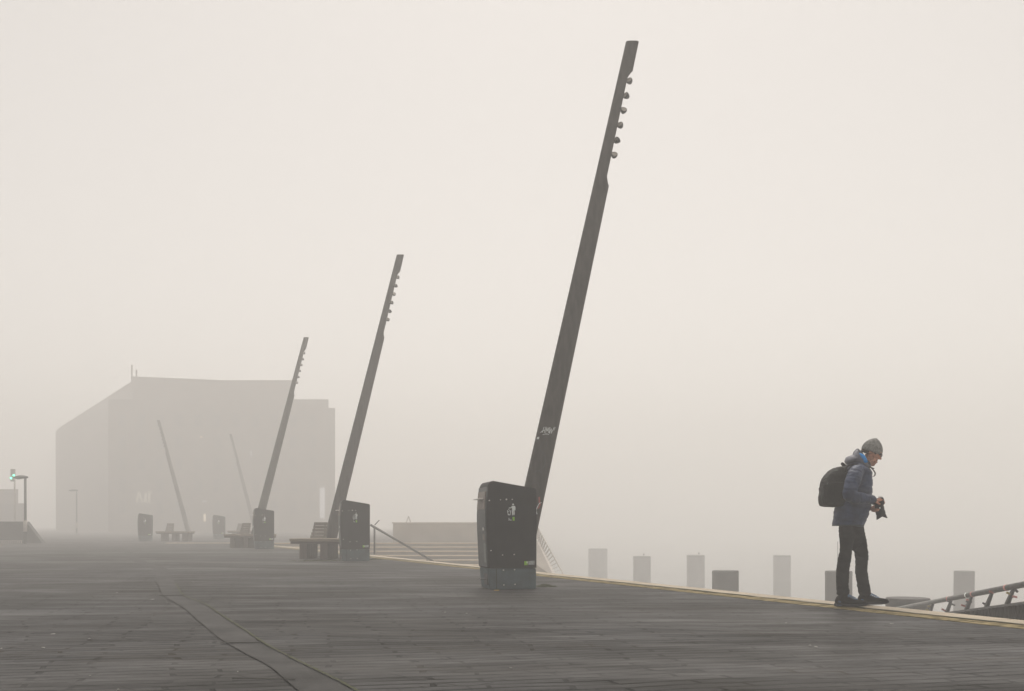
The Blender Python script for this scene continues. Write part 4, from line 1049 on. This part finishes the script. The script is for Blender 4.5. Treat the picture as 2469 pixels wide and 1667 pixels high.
# ------------------------------------------------------------------ rucksack on his back
bp_ = empty('rucksack', PO + Vector((-.18, 0, 1.05))); tag(bp_, 'black rucksack worn on the back of the man on the kerb', 'rucksack')
def P(cx, cy, y): return Vector(C(cx, cy, y)) - Vector((-.18, 0, 1.05))
bm = bmesh.new(); rings = []
prof = [(672, 300, 392), (664, 262, 418), (640, 254, 430), (600, 252, 440), (560, 258, 446), (520, 263, 448), (480, 270, 450), (450, 283, 452), (420, 302, 453), (390, 330, 452), (368, 362, 448), (356, 400, 440)]
for i, (cy, l, r) in enumerate(prof):
    f = i / (len(prof) - 1); w_ = .155 * (1 if .1 < f < .75 else (.88 if f <= .1 else 1 - (f - .75) * 1.5)); rg = []
    cx = (l + r) / 2; a_ = (r - l) / 2 * .001344
    for k in range(32):
        th = 2 * math.pi * k / 32; x = math.copysign(abs(math.cos(th)) ** .55, math.cos(th)) * a_; y = math.copysign(abs(math.sin(th)) ** .55, math.sin(th)) * w_
        q = P(cx, cy, 0); rg.append(q + Vector((x, y, 0)))
    rings.append(rg)
loft(bm, rings)
def pw(co, n): return co + n * (mnoise.noise(co * 16) * .006 + mnoise.noise(co * 50) * .0018)
pk = obj('main_pack', remesh(bm, .006, 3, pw), M['pack'], bp_, smooth=True)
bm = bmesh.new(); box(bm, P(320, 570, -.145), (.105, .05, .21), rot=Euler((0, R(-5), 0)), bev=.02); obj('side_pocket', remesh(bm, .006, 2, pw), M['pack'], bp_, smooth=True)
bm = bmesh.new(); box(bm, P(282, 575, 0), (.05, .20, .17), rot=Euler((0, R(-6), 0)), bev=.02); obj('front_pocket', remesh(bm, .006, 2, pw), M['pack'], bp_, smooth=True)
bm = bmesh.new()
pts = catmull([P(455, 352, -.02), P(440, 338, -.02), P(428, 330, 0), P(424, 338, .02), P(440, 358, .02)], 5)
for a, b in zip(pts, pts[1:]): cyl(bm, a, b, .011, n=8)
obj('grab_handle', bm, M['pack'], bp_, smooth=True)
for sy in (-1, 1):
    bm = bmesh.new(); pts = catmull([P(448, 372, sy * .10), P(470, 352, sy * .115), P(520, 345, sy * .128), P(565, 370, sy * .150), P(585, 430, sy * .160), P(560, 500, sy * .175)] if sy > 0 else [P(448, 400, sy * .13), P(450, 372, sy * .112), P(470, 350, sy * .108), P(515, 338, sy * .110), P(560, 345, sy * .118), P(590, 370, sy * .120)], 6); prev = None
    rings = []
    for i, q in enumerate(pts):
        t = (pts[min(i + 1, len(pts) - 1)] - pts[max(i - 1, 0)]).normalized(); s_ = Vector((0, 1, 0)) - t * t.y; s_.normalize(); n_ = t.cross(s_)
        rings.append([q + s_ * .026 + n_ * .006, q - s_ * .026 + n_ * .006, q - s_ * .026 - n_ * .006, q + s_ * .026 - n_ * .006])
    loft(bm, rings); obj('shoulder_strap', bm, M['pack'], bp_)
for (cx, cy, y, s) in ((288, 452, -.10, .012), (266, 482, -.08, .018), (252, 582, -.09, .013), (345, 668, -.08, .012)):
    bm = bmesh.new(); box(bm, P(cx, cy, y), (s * 1.4, .03, s), rot=Euler((0, R(-35), 0)), bev=.003)
    obj('buckle', bm, M['camera'], bp_)
bm = bmesh.new(); pts = catmull([P(355, 392, -.140), P(375, 386, -.148), P(395, 384, -.148)], 4)
for a, b in zip(pts, pts[1:]): cyl(bm, a, b, .0035, n=6)
pts = catmull([P(300, 520, -.160), P(304, 500, -.162), P(312, 488, -.162)], 4)
for a, b in zip(pts, pts[1:]): cyl(bm, a, b, .0035, n=6)
obj('reflective_piping', bm, M['pack_grey'], bp_)
bm = bmesh.new(); pts = catmull([P(300, 485, -.152), P(340, 480, -.160), P(400, 480, -.160), P(440, 484, -.152)], 5)
for a, b in zip(pts, pts[1:]): cyl(bm, a, b, .004, n=6)
obj('zip', bm, M['camera'], bp_)

# ------------------------------------------------------------------ camera in his hands
CO = Vector(adj((.272, -.098, 1.100))); AX = Vector((.225, 0, -.974)).normalized()
cm = empty('photo_camera', PO + CO); tag(cm, 'black camera with a long hooded lens pointing down in the hands of the man', 'camera')
X_ = Vector((.974, 0, .225)).normalized()      # across, in the picture plane
def K(x, y, a): return X_ * x + Vector((0, 1, 0)) * y + AX * a
rotm = Matrix((X_, Vector((0, 1, 0)), -AX)).transposed()   # columns = local axes
rote = rotm.to_euler()
bm = bmesh.new(); box(bm, K(0, .0, 0), (.092, .135, .052), rot=rote, bev=.010); box(bm, K(.035, .005, .010), (.035, .060, .060), rot=rote, bev=.012); box(bm, K(0, -.058, -.0), (.085, .034, .080), rot=rote, bev=.014)
obj('camera_body', remesh(bm, .004, 1), M['camera'], cm, smooth=True)
bm = bmesh.new(); rings = []
for a, r in ((.025, .040), (.04, .043), (.055, .043), (.057, .047), (.085, .047), (.087, .0445), (.10, .0445), (.102, .0485), (.135, .0485), (.137, .045), (.15, .045)):
    rings.append([K(math.cos(t) * r, math.sin(t) * r, a) for t in [2 * math.pi * k / 32 for k in range(32)]])
loft(bm, rings); o = obj('lens', bm, M['camera'], cm); auto_smooth(o, 40)
bm = bmesh.new(); prev = None
for k in range(49):
    t = 2 * math.pi * k / 48; pet = .158 + .024 * abs(math.cos(t)) ** 1.6 * 1.0 + (.008 if math.cos(t) > 0 else 0) * abs(math.cos(t)) ** 3
    r0, r1 = .047, .047 + (pet - .142) * .20
    cur = [bm.verts.new(K(math.cos(t) * r, math.sin(t) * r, a)) for r, a in ((r0, .142), (r1, pet), (r1 - .004, pet), (r0 - .004, .142))]
    if prev:
        for i in range(4): bm.faces.new((prev[i], prev[(i + 1) % 4], cur[(i + 1) % 4], cur[i]))
    prev = cur
bmesh.ops.remove_doubles(bm, verts=bm.verts[:], dist=1e-5); obj('lens_hood', bm, M['camera'], cm, smooth=True)
bm = bmesh.new(); box(bm, K(-.012, -.046, .066), (.012, .004, .014), rot=rote); obj('white_mark', bm, M['white'], cm)
bm = bmesh.new(); box(bm, K(.022, -.030, -.045), (.03, .03, .014), rot=rote, bev=.004); cyl(bm, K(.030, -.050, -.030), K(.030, -.050, -.042), .012, n=14); obj('dial', bm, M['bolt'], cm)
bm = bmesh.new()
def Q2(cx, cy, y): return Vector(C(cx, cy, y)) - CO
pts = catmull([Q2(625, 345, -.075), Q2(650, 362, -.070), Q2(672, 385, -.055), Q2(685, 408, -.050), Q2(680, 428, -.050), Q2(663, 436, -.055), Q2(650, 430, -.065), Q2(646, 412, -.07)], 6)
rings = []
for i, q in enumerate(pts):
    t = (pts[min(i + 1, len(pts) - 1)] - pts[max(i - 1, 0)]).normalized(); s_ = Vector((0, 1, 0)); n_ = t.cross(s_).normalized(); wd = .004 if i > 26 else .007
    rings.append([q + s_ * .011 + n_ * wd * .45, q - s_ * .011 + n_ * wd * .45, q - s_ * .011 - n_ * wd * .45, q + s_ * .011 - n_ * wd * .45])
loft(bm, rings); cyl(bm, Q2(640, 358, -.065), Q2(676, 372, -.045), .006, n=8)
obj('neck_strap', bm, M['camera'], cm)

# ------------------------------------------------------------------ haze
bm = bmesh.new(); box(bm, (0, 180, 5.4), (500, 480, 21.2)); hz = None
hm = bpy.data.materials.new('haze'); hm.use_nodes = True; t = hm.node_tree; t.nodes.clear()
mo = t.nodes.new('ShaderNodeOutputMaterial'); pv = t.nodes.new('ShaderNodeVolumePrincipled')
pv.inputs['Color'].default_value = (1.0, 0.99, 0.975, 1); pv.inputs['Density'].default_value = 0.0120; pv.inputs['Anisotropy'].default_value = 0.1
t.links.new(pv.outputs[0], mo.inputs['Volume'])
hz = tag(obj('haze', bm, hm), kind='stuff', label='pale warm fog filling the air over the whole place', cat='fog')
